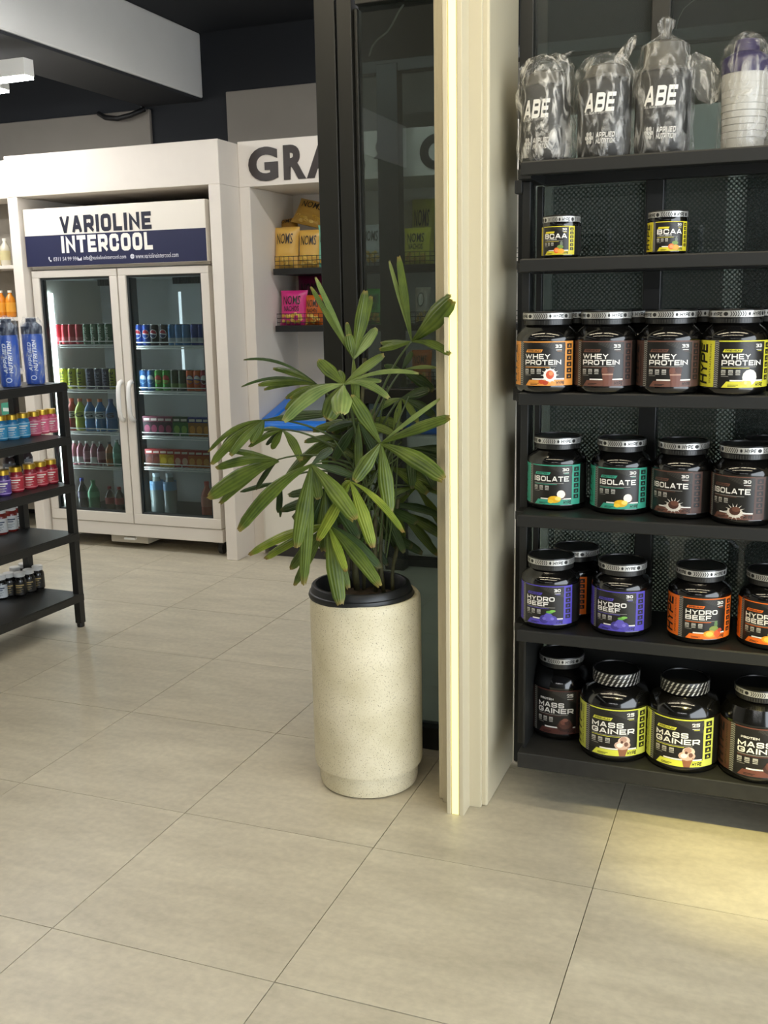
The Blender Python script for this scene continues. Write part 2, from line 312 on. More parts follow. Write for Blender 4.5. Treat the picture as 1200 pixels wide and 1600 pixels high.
class Print:
    """Flat shapes in (u, v); layer = stacking order."""
    def __init__(s): s.items = []
    def poly(s, pts, hexc, layer=1): s.items.append(([tuple(p) for p in pts], [tuple(range(len(pts)))], hexc, layer)); return s
    def rect(s, u0, v0, u1, v1, hexc, layer=1, slant=0, nu=1):
        vs = []; fs = []
        for i in range(nu+1):
            u = u0+(u1-u0)*i/nu; vs += [(u, v0), (u+slant, v1)]
        for i in range(nu): fs.append((2*i, 2*i+2, 2*i+3, 2*i+1))
        s.items.append((vs, fs, hexc, layer)); return s
    def disc(s, u, v, ru, rv, hexc, layer=1, n=14, a0=0, a1=2*PI):
        return s.poly([(u+ru*math.cos(a0+(a1-a0)*k/n), v+rv*math.sin(a0+(a1-a0)*k/n)) for k in range(n)], hexc, layer)
    def text(s, t, u0, v0, u1, v1, hexc, layer=3, bold=.02, rot=0, shear=0, res=2):
        vs, fs, _ = glyphs(t, bold, res, shear)
        if rot: vs = [(u0+(1-y)*(u1-u0), v0+x*(v1-v0)) for x, y in vs]      # reads upwards
        else: vs = [(u0+x*(u1-u0), v0+y*(v1-v0)) for x, y in vs]
        s.items.append((vs, fs, hexc, layer)); return s
    def block(s, t, u0, v0, u1, v1, hexc, layer=3, th=.2, rot=0, shear=0, wid=1.1):
        for q, (vs, fs) in enumerate(block(t, th, wid, .16, shear)):
            if rot: vs = [(u0+(1-y)*(u1-u0), v0+x*(v1-v0)) for x, y in vs]
            else: vs = [(u0+x*(u1-u0), v0+y*(v1-v0)) for x, y in vs]
            s.items.append((vs, fs, hexc, layer+.1*q))
        return s
    def build(s, name, fn, parent=None, cut=0, mats=None):
        """fn(u, v, layer) -> xyz; cut > 0 slices everything at that spacing in u, so it bends round a curve."""
        mb = MB()
        for vs, fs, h, L in s.items:
            if cut:
                b = bmesh.new(); bv = [b.verts.new((x, y, 0)) for x, y in vs]
                for f in fs:
                    try: b.faces.new([bv[i] for i in f])
                    except ValueError: pass
                u0 = min(x for x, _ in vs); u1 = max(x for x, _ in vs); c = math.ceil(u0/cut)*cut+1e-5
                while c < u1:
                    bmesh.ops.bisect_plane(b, geom=b.verts[:]+b.edges[:]+b.faces[:], plane_co=(c,0,0), plane_no=(1,0,0)); c += cut
                b.verts.index_update(); vs = [(v.co.x, v.co.y) for v in b.verts]; fs = [tuple(v.index for v in f.verts) for f in b.faces]; b.free()
            mb.add([fn(x, y, L) for x, y in vs], fs, (mats or {}).get(h) or ink(h))
        return mb.build(name, None, parent, fix=False)
def on_cyl(r, z0=0, h=1, gap=.0004):
    return lambda u, v, L: ((r+gap*L)*math.sin(u), -(r+gap*L)*math.cos(u), z0+v*h)
def on_plane(y, gap=.0012): return lambda u, v, L: (u, y-gap*L, v)

# ================================================================== the setting
ZC = 3.12
TILE = tile_mat()
fl = struct(MB().box(-4.8, 4.2, -5.4, 4.3, -.06, -.006).build('floor', mat('grout', '#7b7466', .9, noise_amt=.2, nscale=8)))
tb = MB().box(.0012, .5988, .0012, .5988, -.006, 0).mesh('tile', TILE)
for i in range(-8, 7):
    for j in range(-9, 8):
        o = link('tile', tb, fl, (i*.6, j*.6, random.uniform(-.0004, .0002) if j < 7 else 0))
struct(MB().box(-4.8, 4.2, -5.4, 4.3, ZC, ZC+.1).build('ceiling', NAVY2))
struct(MB().box(-4.8, 4.2, 4.15, 4.3, 0, ZC).build('wall_back', NAVY))
struct(MB().box(-4.9, -4.8, -5.4, 4.3, 0, ZC).build('wall_left', mat('pale_wall', '#b9b3a8', .8)))
struct(MB().box(-4.8, 4.2, -5.5, -5.4, 0, ZC).build('wall_front', mat('grey_wall', '#5f5e5a', .8)))
struct(MB().box(4.1, 4.2, -5.4, 4.3, 2.7, ZC).box(4.1, 4.2, 1.4, 4.3, 0, 2.7).build('wall_right', mat('pale_wall', '#b9b3a8', .8)))
# ceiling beam along the room: white sides, dark underside
bm = struct(MB().box(-2.31, -1.877, -5.4, 4.15, 2.74, ZC).build('trim_1', mat('white_beam', '#e9e8e4', .7, noise_amt=.04, nscale=3), bevel=.012))
struct(MB().box(-2.31, -1.883, -5.4, 4.15, 2.724, 2.7399).build('underside', mat('beam_underside', '#2c2e31', .8), bm))
# grey boards high on the back wall, dark pier between them
struct(MB().box(-1.703, 3.2, 4.12, 4.15, 2.2, 2.76).build('trim_2', GREYP, bevel=.006))
struct(MB().box(-4.7, -2.26, 4.12, 4.15, 2.1, 2.705).build('trim_3', GREYP, bevel=.006))
struct(MB().tube([(-2.62,4.09,2.70),(-2.55,4.06,2.665),(-2.45,4.05,2.65),(-2.36,4.06,2.665),(-2.27,4.09,2.70)], .016, n=8).build('trim_4', mat('cable_black', '#0d0e10', .5), smooth=True))

# ------------------------------------------------------------------ glazed partition beside the opening
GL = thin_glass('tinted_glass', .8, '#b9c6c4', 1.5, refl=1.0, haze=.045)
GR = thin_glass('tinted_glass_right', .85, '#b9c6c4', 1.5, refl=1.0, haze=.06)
win = struct(bpy.data.objects.new('window_1', None)); COL.objects.link(win)
def wpart(name, x0, x1, z0, z1, y0=1.245, y1=1.305, m=FRAME, bevel=.003):
    return MB().box(x0, x1, y0, y1, z0, z1).build(name, m, win, bevel=bevel)
wpart('stile', .203, .271, 0, ZC); wpart('stile', .276, .325, 0, ZC); wpart('glazing_bead', .325, .337, .075, 2.33, 1.262, 1.30)
wpart('stile', .835, .875, 0, ZC, 1.25, 1.31)
for x0, x1 in ((.337, .684), (.875, 1.197), (1.247, 2.3)):
    wpart('bottom_rail', x0, x1, 0, .078); wpart('top_rail', x0, x1, 2.335, 2.40)
wpart('middle_rail', .337, .684, 1.155, 1.203)
wpart('mullion', 1.197, 1.247, 0, ZC, 1.25, 1.31)
for x0, x1, z0, z1 in ((.337,.684,.078,1.155),(.337,.684,1.203,2.335),(.337,.684,2.40,ZC),(.875,1.197,.078,2.335),(1.247,2.3,.078,2.335),(.875,1.197,2.4,ZC),(1.247,2.3,2.4,ZC)):
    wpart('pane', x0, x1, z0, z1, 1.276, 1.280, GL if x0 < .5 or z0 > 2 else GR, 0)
PERF = perforated_mat()
for x0, x1 in ((.93, 1.197), (1.247, 2.3)):
    wpart('perforated_film', x0, x1, .20, 1.79, 1.288, 1.289, PERF, 0)

# ------------------------------------------------------------------ white columns with a light strip down the front
LED = mat('yellow_light_strip', '#fff7a9', .5, emit=STRIP)
def column(x, label):
    t = thing('column', label, 'column', (x, 0, 0))
    MB().prism([(0,.926),(.151,.926),(.151,1.243),(0,1.243)], 0, ZC).build('shaft', COLM, t, bevel=.006)
    MB().prism([(.016,.912),(.135,.912),(.135,.926),(.016,.926)], 0, ZC).build('cover_strip', COLM, t, bevel=.002)
    MB().prism([(.050,.847),(.0625,.847),(.0625,.853),(.088,.853),(.088,.847),(.101,.847),(.101,.912),(.050,.912)], 0, ZC).build('light_profile', COLM, t, bevel=.0015)
    MB().box(.0655, .085, .8485, .8528, .002, ZC).build('light_strip', LED, t)
    return t
column(.684, 'tall white clad column with a glowing yellow light strip down its front')
column(1.80, 'white clad column with yellow light strip at far end of the black shelf rack')

# ------------------------------------------------------------------ lamps: linear pendants, several of them added out of view as fill
LAMPM = mat('lamp_diffuser', '#f8f7f6', .5, emit=LAMP*1.35)
LAMPH = mat('lamp_housing', '#d3d2cd', .45)
FILLW = mat('warm_fill_diffuser', '#fff0d0', .5, emit=LAMP)  # diffuser of the added, unseen warm fill lamps in front
def pendant(x0, x1, y, z, label, dm=None):
    t = thing('linear_lamp', label, 'lamp', ((x0+x1)/2, y, z), group='linear ceiling lamps'); h = (x1-x0)/2
    MB().box(-h, h, -.035, .035, .012, .09).build('housing', LAMPH, t, bevel=.002)
    MB().box(-h+.004, h-.004, -.032, .032, 0, .012).build('diffuser', dm or LAMPM, t)
    for s in (-.8, .8): MB().tube([(h*s,0,.09),(h*s,0,ZC-z)], .002, n=5).build('suspension_wire', STEEL, t)
pendant(-3.9, -1.865, 2.5, 2.555, 'white linear lamp hanging under the beam, nearer of the two')
pendant(-3.9, -2.435, 3.0, 2.63, 'white linear lamp near the fridge, smaller of the two in view')
pendant(-.9, 1.3, 2.4, 2.9, 'added unseen linear lamp brightening the shop behind the glazed partition')  # unseen lamp kept above the view to brighten the interior
pendant(-1.6, -.5, 1.9, 2.96, 'added unseen linear lamp brightening the opening beside the partition')  # added out of view to brighten the beam and interior
pendant(-3.9, -2.4, .9, 2.62, 'added unseen linear lamp over the left black rack')  # unseen fill lamp added on the left side
pendant(-.7, .9, .1, 2.95, 'added unseen warm fill lamp over the floor in front of planter', FILLW)  # this and the next two are added out of view as fill
pendant(1.1, 2.7, .1, 2.95, 'added unseen warm fill lamp in front of the protein rack', FILLW)
pendant(-.7, 2.7, -1.0, 3.0, 'added unseen warm fill lamp above the viewer', FILLW)
pendant(.0, 2.6, -4.25, 2.35, 'white linear lamp near the front wall, mirrored in dark glass')

t = thing('added_spotlight', 'added unseen yellow spotlight making the floor glow by the protein rack', 'lamp', (1.72, -1.2, 3.0))  # added out of view to throw the yellow pool on the floor
MB().lathe([(.045,0),(.05,.01),(.05,.12)], n=20, cap=False).lathe([(.044,.05),(.0,.05)], n=20, cap=False).build('can', LIDB, t)
sp = bpy.data.lights.new('spot', 'SPOT'); sp.energy = 480; sp.color = (1, .86, .30); sp.spot_size = .30; sp.spot_blend = 1; sp.shadow_soft_size = .03
so = bpy.data.objects.new('spot', sp); COL.objects.link(so); so.parent = t; so.location = (0,0,.03); so.rotation_euler = (Vector((1.60,.97,0))-Vector((1.72,-1.2,3.0))).to_track_quat('-Z','Y').to_euler()

# ================================================================== fridge alcove and snack alcove
t = thing('fridge_alcove', 'white boxed surround framing the drinks fridge', 'alcove', (-2.05, 3.33, 0))
def B(name, x0, x1, y0, y1, z0, z1, m, par, bevel=.004):
    L = par.location if par else Vector((0,0,0))
    return MB().box(x0-L.x, x1-L.x, y0-L.y, y1-L.y, z0-L.z, z1-L.z).build(name, m, par, bevel=bevel)
B('side_panel', -2.77, -2.697, 3.33, 4.12, 0, 2.12, WHITE, t); B('side_panel', -1.40, -1.327, 3.33, 4.12, 0, 2.12, WHITE, t)
B('header', -2.77, -1.327, 3.33, 4.12, 2.12, 2.355, WHITE, t)
B('back_panel', -2.697, -1.40, 4.10, 4.12, 0, 2.12, NAVY, t, 0)
t = thing('snack_alcove', 'white alcove wall with large dark lettering over the snack shelves', 'alcove', (-1.26, 3.545, 0))
B('side_panel', -1.326, -1.258, 3.545, 4.115, 0, 2.12, WHITE, t); B('side_panel', 1.3, 1.37, 3.545, 4.115, 0, 2.12, WHITE, t)
hd = B('header', -1.326, 1.37, 3.545, 4.115, 2.12, 2.365, WHITE, t)
B('back_panel', -1.258, 1.3, 4.10, 4.115, 0, 2.12, WHITE, t, 0)
SIGN = '#3a3330'
def letter(ch, x0, x1, z0=2.145, z1=2.327):
    vs, fs, _ = glyphs(ch, .045, 5); mb = MB(); n = len(vs)
    P = [(x0+1.26+u*(x1-x0), z0+v*(z1-z0)) for u, v in vs]
    mb.add([(x,-.006,z) for x,z in P], fs, None)
    # side walls from boundary edges
    cnt = {}
    for f in fs:
        for a, b in zip(f, f[1:]+f[:1]): cnt[(a,b)] = 1
    for (a, b) in list(cnt):
        if (b, a) not in cnt: mb.add([(P[a][0],-.006,P[a][1]),(P[b][0],-.006,P[b][1]),(P[b][0],0,P[b][1]),(P[a][0],0,P[a][1])], [(0,1,2,3)], None)
    mb.build('letter', mat('sign_letter', SIGN, .3), t, fix=False)
for ch, a, b in (('G',-1.268+.01,-1.09+.015),('R',-1.04,-.905),('A',-.90,-.715),('B',-.69,-.555),('&',-.515,-.325),('G',-.246,-.07),('O',-.045,.145)):
    letter(ch, a, b)

# inner steel frame standing in front of the alcove
t = thing('steel_frame', 'black steel post and crossbar in front of the snack alcove', 'frame', (-.37, 3.44, 0))
B('post', -.43, -.315, 3.40, 3.48, 0, 2.66, FRAME, t); B('crossbar', -.60, 2.4, 3.41, 3.47, 2.62, 2.68, FRAME, t); B('post', 1.9, 2.0, 3.40, 3.48, 0, 2.62, FRAME, t)

# snack shelves with wire rims
def snack_shelf(z, label, x0=-1.235):
    t = thing('snack_shelf', label, 'shelf', (0, 3.75, z), group='black snack shelves')
    MB().box(x0, 1.28, 0, .345, -.036, 0).build('board', BLACK, t, bevel=.002)
    mb = MB()
    for k in range(3): mb.tube([(x0+.01,.008,.018+.025*k),(1.27,.008,.018+.025*k)], .0018, n=4)
    for k in range(int((1.27-x0)/.03)): mb.tube([(x0+.01+.03*k,.008,0),(x0+.01+.03*k,.008,.07)], .0016, n=4)
    mb.build('wire_rim', BLACK, t)
for z, l in ((1.676,'upper black snack shelf with wire rim'),(1.346,'black snack shelf with wire rim below the gold bags'),(1.01,'black snack shelf with wire rim lowest behind the palm')): snack_shelf(z, l, -.62 if z < 1.2 else -1.235)
ZS = (1.676, 1.346, 1.01)

def snack_bag(x, y, z, w, h, hexc, label, l1, l2=None, ry=0, rz=0, rx=0, ink_c='#2a2119', chips='#d9b24a', cat='snack bag'):
    t = thing('snack_bag', label, cat, (x, y, z), group='snack bags in the alcove'); t.rotation_euler = (rx, ry, rz)
    nx, nz = 14, 20; seed = random.random()*50
    def dep(u, v):      # u, v in -1..1
        e = max(0, 1-abs(u)**2.6)*max(0, 1-abs(v)**4)
        return .034*e**.7 + .005*noise.noise(Vector((u*3+seed, v*3, 1)))*e + .0015
    def edge(u, v): return u*w/2*(1-.07*(1-abs(v)**2))
    mb = MB()
    for s in (-1, 1):
        vs = [(edge(u, v), s*dep(u, v), h/2+v*h/2) for v in [-1+2*j/nz for j in range(nz+1)] for u in [-1+2*i/nx for i in range(nx+1)]]
        mb.add(vs, [(j*(nx+1)+i, j*(nx+1)+i+1, (j+1)*(nx+1)+i+1, (j+1)*(nx+1)+i) for j in range(nz) for i in range(nx)], None)
    mb.build('pouch', mat('foil_'+hexc.lstrip('#'), hexc, .32, bump=.25, nscale=45), t, smooth=60)
    pr = Print()
    if l1: pr.text(l1, -.66, .15, .66, .66, ink_c, 2, .008)
    else: pr.disc(0,.3,.45,.4,'#5c554a',2,16); pr.disc(0,.3,.36,.32,'#cfc8b8',3,16)
    if l2: pr.text(l2, -.58, -.22, .58, .08, ink_c, 2, .015)
    for k in range(16): pr.disc(random.uniform(-.7,.7), random.uniform(-.85,-.38), .16, .1, random.choice([chips,'#e8c768','#c99a3a']), 1, 7)
    fn = lambda u, v, L: (edge(u, v), -dep(u, v)-.0012*L-.003, h/2+v*h/2)
    pr.build('printed_front', fn, t, cut=.15)
    return t
def bag_px(x0, x1, ytop, shelf, y, hexc, label, l1, l2=None, tilt=-.12, dz=0, **k):
    zz = ZS[shelf]+dz; a = at(x0, ytop, y=y); b = at(x1, ytop, y=y)
    return snack_bag((a.x+b.x)/2, y+.02, zz, b.x-a.x, (a.z-zz)*1.02, hexc, label, l1, l2, rx=tilt, **k)
bag_px(424,463,356,0,3.80,'#d2a64e','gold snack bag, leftmost on the upper snack shelf','NOMS')
bag_px(462,500,360,0,3.80,'#d2a64e','gold snack bag between the leftmost gold bag and the teal bag','NOMS')
bag_px(492,530,352,0,3.80,'#7cc4b0','teal snack bag on the upper shelf beside the dark stile','NOMS')
q_ = at(476,352,y=3.88); snack_bag(q_.x,3.90,q_.z,.21,.17,'#caa04c','gold snack bag lying slumped on top of the upright gold bags','NOMS',ry=.25,rx=-.55)
q_ = at(447,357,y=3.93); snack_bag(q_.x,3.95,q_.z-.03,.15,.09,'#b8893c','brown gold snack bag tucked behind the leftmost gold bag','NOMS',ry=-.15,rx=-.3)
bag_px(434,476,455,1,3.80,'#d0327f','bright pink snack bag, leftmost on the lower snack shelf','NOMS','NACHOS')
bag_px(473,502,462,1,3.80,'#c8641f','orange snack bag beside the pink one on the lower snack shelf','NOMS','NACHOS')
bag_px(501,535,455,1,3.80,'#3fb2d6','light blue snack bag right of the orange one','NOMS','NACHOS')
bag_px(460,505,432,1,3.97,'#7c1f4c','dark maroon snack bag standing behind the pink one','NOMS','NACHOS')
bag_px(560,596,352,0,3.80,'#b9b9b5','silver white snack bag seen through the glass pane','NOMS',None)
bag_px(628,670,357,0,3.78,'#d4cf48','yellow snack bag in front on upper shelf seen through the pane','NOMS','NACHOS')
bag_px(638,676,312,0,3.99,'#cdc65a','yellow snack bag behind, taller one seen through the pane','NOMS','NACHOS',dz=.0)
bag_px(566,596,452,1,3.80,'#57a04c','green snack bag on the lower shelf seen through the pane','NOMS','NACHOS')
bag_px(645,670,450,1,3.80,'#b4aa98','beige snack bag on the lower shelf behind the palm tip',None,None)
bag_px(640,672,548,2,3.80,'#c46a2c','orange snack bag low behind the palm fronds and glass','NOMS',None)
bag_px(600,628,462,1,3.82,'#2d6f86','blue green snack bag behind the steel post','NOMS',None)

# ------------------------------------------------------------------ chest freezer with blue lid
t = thing('chest_freezer', 'white chest freezer with bright blue lid frame behind the palm', 'freezer', (-.72, 3.78, 0))
WB = mat('freezer_white', '#e2ddd0', .35, coat=.2); BLU = mat('blue_plastic', '#1573d8', .3, coat=.3)
MB().box(-.525, .62, -.28, .27, .06, .76).build('cabinet', WB, t, bevel=.02)
MB().box(-.49, .60, -.27, .25, .0, .06).build('plinth', mat('dark_vent', '#2a2724', .6), t)
rim = [(-.535,-.29,.758,.80),(.63,-.29,.758,.80),(.63,.28,.758,.875),(-.535,.28,.758,.875)]
def sl(y): return .795+(y+.29)*.28
def ring(x0, x1, y0, y1):
    return MB().add([(x0,y0,.757),(x1,y0,.757),(x1,y1,.757),(x0,y1,.757),(x0,y0,sl(y0)),(x1,y0,sl(y0)),(x1,y1,sl(y1)),(x0,y1,sl(y1))], [(0,3,2,1),(4,5,6,7),(0,1,5,4),(1,2,6,5),(2,3,7,6),(3,0,4,7)], None)
for a in ((-.535,.63,-.29,-.225),(-.535,.63,.235,.28),(-.535,-.455,-.225,.235),(.55,.63,-.225,.235)): ring(*a).build('lid_frame', BLU, t, bevel=.012)
MB().add([(-.46,-.23,sl(-.23)-.01),(.555,-.23,sl(-.23)-.01),(.555,.24,sl(.24)-.01),(-.46,.24,sl(.24)-.01)],[(0,1,2,3)],None).build('glass_lid', mat('frosted_lid', '#7f8b90', .2, coat=.4), t)

# ------------------------------------------------------------------ upright drinks fridge
F = thing('drinks_fridge', 'tall two door glass fridge with white and navy sign panel', 'fridge', (-2.067, 3.38, 0))
def FB(name, x0, x1, y0, y1, z0, z1, m=WARMW, bevel=.003, par=None):
    return MB().box(x0+2.067, x1+2.067, y0-3.38, y1-3.38, z0, z1).build(name, m, par or F, bevel=bevel)
LINER = mat('fridge_liner', '#b0b4b2', .5); DARKI = mat('fridge_dark', '#2b3031', .5)
FB('side_wall', -2.685, -2.645, 3.44, 4.05, .17, 2.05); FB('side_wall', -1.492, -1.452, 3.44, 4.05, .17, 2.05)
FB('top_box', -2.685, -1.452, 3.40, 4.05, 1.70, 2.05); FB('back_wall', -2.645, -1.492, 4.0, 4.05, .17, 1.70, LINER)
FB('cabinet_floor', -2.645, -1.492, 3.46, 4.0, .17, .19, DARKI); FB('inner_ceiling', -2.645, -1.492, 3.46, 4.0, 1.64, 1.70, LINER)
FB('base_panel', -2.685, -1.452, 3.385, 4.05, .085, .165); FB('centre_post', -2.085, -2.05, 3.45, 3.55, .19, 1.64, DARKI)
FB('drain_tray', -2.27, -2.0, 3.42, 3.7, .035, .084, mat('tray_grey', '#b5ae9f', .6)); FB('tray_lever', -2.16, -2.08, 3.395, 3.42, .058, .072, PLASW)
for x in (-1.50, -2.63):
    for y in (3.46, 3.98):
        mb = MB(); n = 14
        mb.add([(x+2.067+s*.014, y-3.38+.032*math.sin(2*PI*k/n), .036+.035*math.cos(2*PI*k/n)) for s in (-1,1) for k in range(n)], [tuple(range(n)), tuple(range(n,2*n))]+[(k,(k+1)%n,n+(k+1)%n,n+k) for k in range(n)], None)
        mb.box(x+2.067-.02, x+2.067+.02, y-3.38-.02, y-3.38+.02, .06, .086).build('caster', mat('caster', '#26241f', .5), F)
FG = thin_glass('fridge_glass', .93, '#d4dddc', 1.45, refl=.8)
for x0, x1, hx in ((-2.68,-2.071,-2.086),(-2.063,-1.455,-2.014)):
    d = MB(); b = .052; z0, z1 = .168, 1.693
    X0, X1 = x0+2.067, x1+2.067
    for a in ((X0,X1,z0,z0+b+.01),(X0,X1,z1-b*.8,z1),(X0,X0+b,z0+b+.01,z1-b*.8),(X1-b,X1,z0+b+.01,z1-b*.8)): d.box(a[0],a[1],0,.055,a[2],a[3])
    dr = d.build('door', WARMW, F, bevel=.003)
    g = MB()
    for a in ((X0+b,X0+b+.012,z0+b,z1-b),(X1-b-.012,X1-b,z0+b,z1-b),(X0+b,X1-b,z0+b,z0+b+.02),(X0+b,X1-b,z1-b*.8-.012,z1-b*.8)): g.box(a[0],a[1],.012,.05,a[2],a[3])
    g.build('gasket', DARKI, dr)
    MB().box(X0+b,X1-b,.02,.024,z0+b,z1-b*.8).build('glass_pane', FG, dr)
    hx += 2.067; zc = .92
    MB().tube([(hx,.0,zc+.115),(hx,-.022,zc+.108),(hx,-.036,zc+.085),(hx,-.042,zc+.04),(hx,-.043,zc),(hx,-.042,zc-.04),(hx,-.036,zc-.085),(hx,-.022,zc-.108),(hx,.0,zc-.115)], [.014]*9, n=10, upv=(1,0,0)).build('handle', PLASW, dr, smooth=True)
# lit tube along the left door edge, and a dim bar painting a reflected glint
FLED = mat('fridge_tube', '#eef6ff', .4, emit=24); FGLINT = mat('fridge_glint', '#eef6ff', .4, emit=1.2)
FB('tube_and_glint', -2.632, -2.622, 3.475, 3.49, .25, 1.56, FLED, 0); FB('tube_and_glint', -1.985, -1.972, 3.90, 3.912, 1.02, 1.56, FGLINT, 0); FB('tube_and_glint', -2.044, -2.036, 3.462, 3.47, .25, 1.60, FLED, 0)
# evaporator grille
mb = MB()
for k in range(22): mb.box(-1.80+2.067+.013*k, -1.793+2.067+.013*k, 3.55-3.38, 3.56-3.38, 1.60, 1.638)
for k in range(14): mb.box(-2.33+2.067+.013*k, -2.323+2.067+.013*k, 3.55-3.38, 3.56-3.38, 1.60, 1.638)
mb.build('vent_grille', DARKI, F)
FZ = {'L': (1.251,.976,.713,.495,.19), 'R': (1.243,.973,.700,.508,.19)}
for side, (x0, x1) in (('L',(-2.60,-2.09)),('R',(-2.045,-1.50))):
    for z in FZ[side][:4]:
        mb = MB(); X0, X1 = x0+2.067, x1+2.067
        for k in range(19): mb.tube([(X0+(X1-X0)*k/18,.115,z-.006),(X0+(X1-X0)*k/18,.58,z-.006)], .0022, n=4)
        for dz, r in ((-.006,.004),(.018,.0032),(-.018,.004)): mb.tube([(X0,.112,z+dz),(X1,.112,z+dz)], r, n=5)
        for k in (0,9,18): mb.tube([(X0+(X1-X0)*k/18,.112,z-.018),(X0+(X1-X0)*k/18,.112,z+.018)], .003, n=5)
        mb.build('wire_shelf', PLASW, F)
# sign panel
sg = FB('sign_panel', -2.684, -1.441, 3.355, 3.40, 1.715, 2.05, mat('sign_white', '#e9e2d5', .35, coat=.2))
NV = '#191e42'
sx = lambda px, py: (at(px, py, y=3.355).x+2.067, at(px, py, y=3.355).z)
pr = Print().rect(-.616, 1.717, .624, 1.895, NV, 1)
pr.block('VARIOLINE', -.355, 1.903, .275, 2.0, '#171a2e', 2, .25, wid=.82); pr.block('INTERCOOL', -.355, 1.790, .275, 1.887, '#f1ece2', 2, .25, wid=.82)
pr.text('0311 54 99 996', -.42, 1.745, -.24, 1.768, '#d8d8e0', 2, .0); pr.text('info@variolineintercool.com', -.205, 1.740, .09, 1.770, '#d8d8e0', 2, .0); pr.text('www.variolineintercool.com', .155, 1.743, .44, 1.770, '#d8d8e0', 2, .0)
pr.rect(-.245, 1.744, -.218, 1.764, '#d8d8e0', 2).poly([(-.245,1.764),(-.2315,1.752),(-.218,1.764)], NV, 3)
pr.disc(.133, 1.756, .014, .014, '#d8d8e0', 2).rect(.119,1.7555,.147,1.7565,NV,3).rect(.1325,1.742,.1335,1.770,NV,3)
pr.poly([(-.455,1.770),(-.449,1.772),(-.446,1.764),(-.450,1.760),(-.443,1.752),(-.438,1.754),(-.433,1.747),(-.438,1.742),(-.445,1.744),(-.456,1.760)], '#d8d8e0', 2)
pr.build('sign_print', on_plane(3.355-3.38, .0008), sg)

# ================================================================== drinks
ORD = ['first','second','third','fourth','fifth','sixth','seventh','eighth','ninth','tenth']
def can(name, r, h, hexc, word=None, wc='#ffffff', emblem=None, band=None):
    t = thing(name, '', 'drink can')
    MB().lathe([(r*.82,0),(r,.008),(r,h-.012),(r*.84,h-.002),(r*.84,h)], n=16).build('body', mat('tin_'+hexc.lstrip('#'), hexc, .3, metal=.25), t, smooth=50)
    MB().lathe([(r*.85,h-.001),(r*.85,h+.002),(r*.72,h+.002),(r*.7,h)], n=16).build('rim', STEEL, t, smooth=50)
    pr = Print()
    if band: pr.rect(-1.4, .12, 1.4, .36, band, 1, nu=8)
    if word: pr.text(word, -.75, .14, .35, .86, wc, 2, .02, rot=1)
    if emblem:
        pr.disc(0, .55, .85, .22, emblem[0], 2, 16); pr.disc(0, .55, .75, .19, emblem[1], 3, 12, 0, PI); pr.disc(0, .55, .75, .19, emblem[2], 3, 12, PI, 2*PI)
    if pr.items: pr.build('print', on_cyl(r, 0, h), t, cut=.3)
    return t
def bottle(name, r, h, liquid, capc, label=None, lz=(.35,.6), word=None, wc='#ffffff', neck=.36, cat='bottle', capr=.38):
    t = thing(name, '', cat)
    MB().lathe([(r*.8,0),(r*.98,.01),(r,.03),(r,h*.30),(r*.93,h*.34),(r*.97,h*.4),(r,h*.60),(r*.85,h*.72),(r*neck*1.15,h*.84),(r*neck,h*.9),(r*neck,h*.93)], n=18).build('body', mat('liquid_'+liquid.lstrip('#'), liquid, .12, coat=.4), t, smooth=60)
    MB().lathe([(r*capr*1.08,h*.91),(r*capr*1.08,h*.995),(r*capr,h)], n=14).build('cap', mat('cap_'+capc.lstrip('#'), capc, .4), t, smooth=40)
    if label:
        MB().lathe([(r*1.012,h*lz[0]),(r*1.012,h*lz[1])], n=18, cap=False).build('label', ink(label), t, smooth=True)
        if word: Print().text(word, -.75, lz[0]+.04, .75, lz[1]-.04, wc, 2, .02).build('print', on_cyl(r*1.015, 0, h), t, cut=.3)
    return t
def carton(name, w, h, hexc, top, blob=None):
    t = thing(name, '', 'drink carton')
    MB().box(-w/2, w/2, -w*.4, w*.4, 0, h).build('box', ink(hexc, .4), t, bevel=.002)
    MB().box(-w/2-.0004, w/2+.0004, -w*.4-.0006, w*.4, h*.72, h+.0004).build('top_print', ink(top, .4), t)
    pr = Print().disc(0, h*.34, w*.36, h*.22, blob or '#f3c23a', 1, 12).rect(-w*.36, h*.78, w*.36, h*.9, '#f3ece2', 2)
    pr.build('print', on_plane(-w*.4-.0006, .0005), t); return t
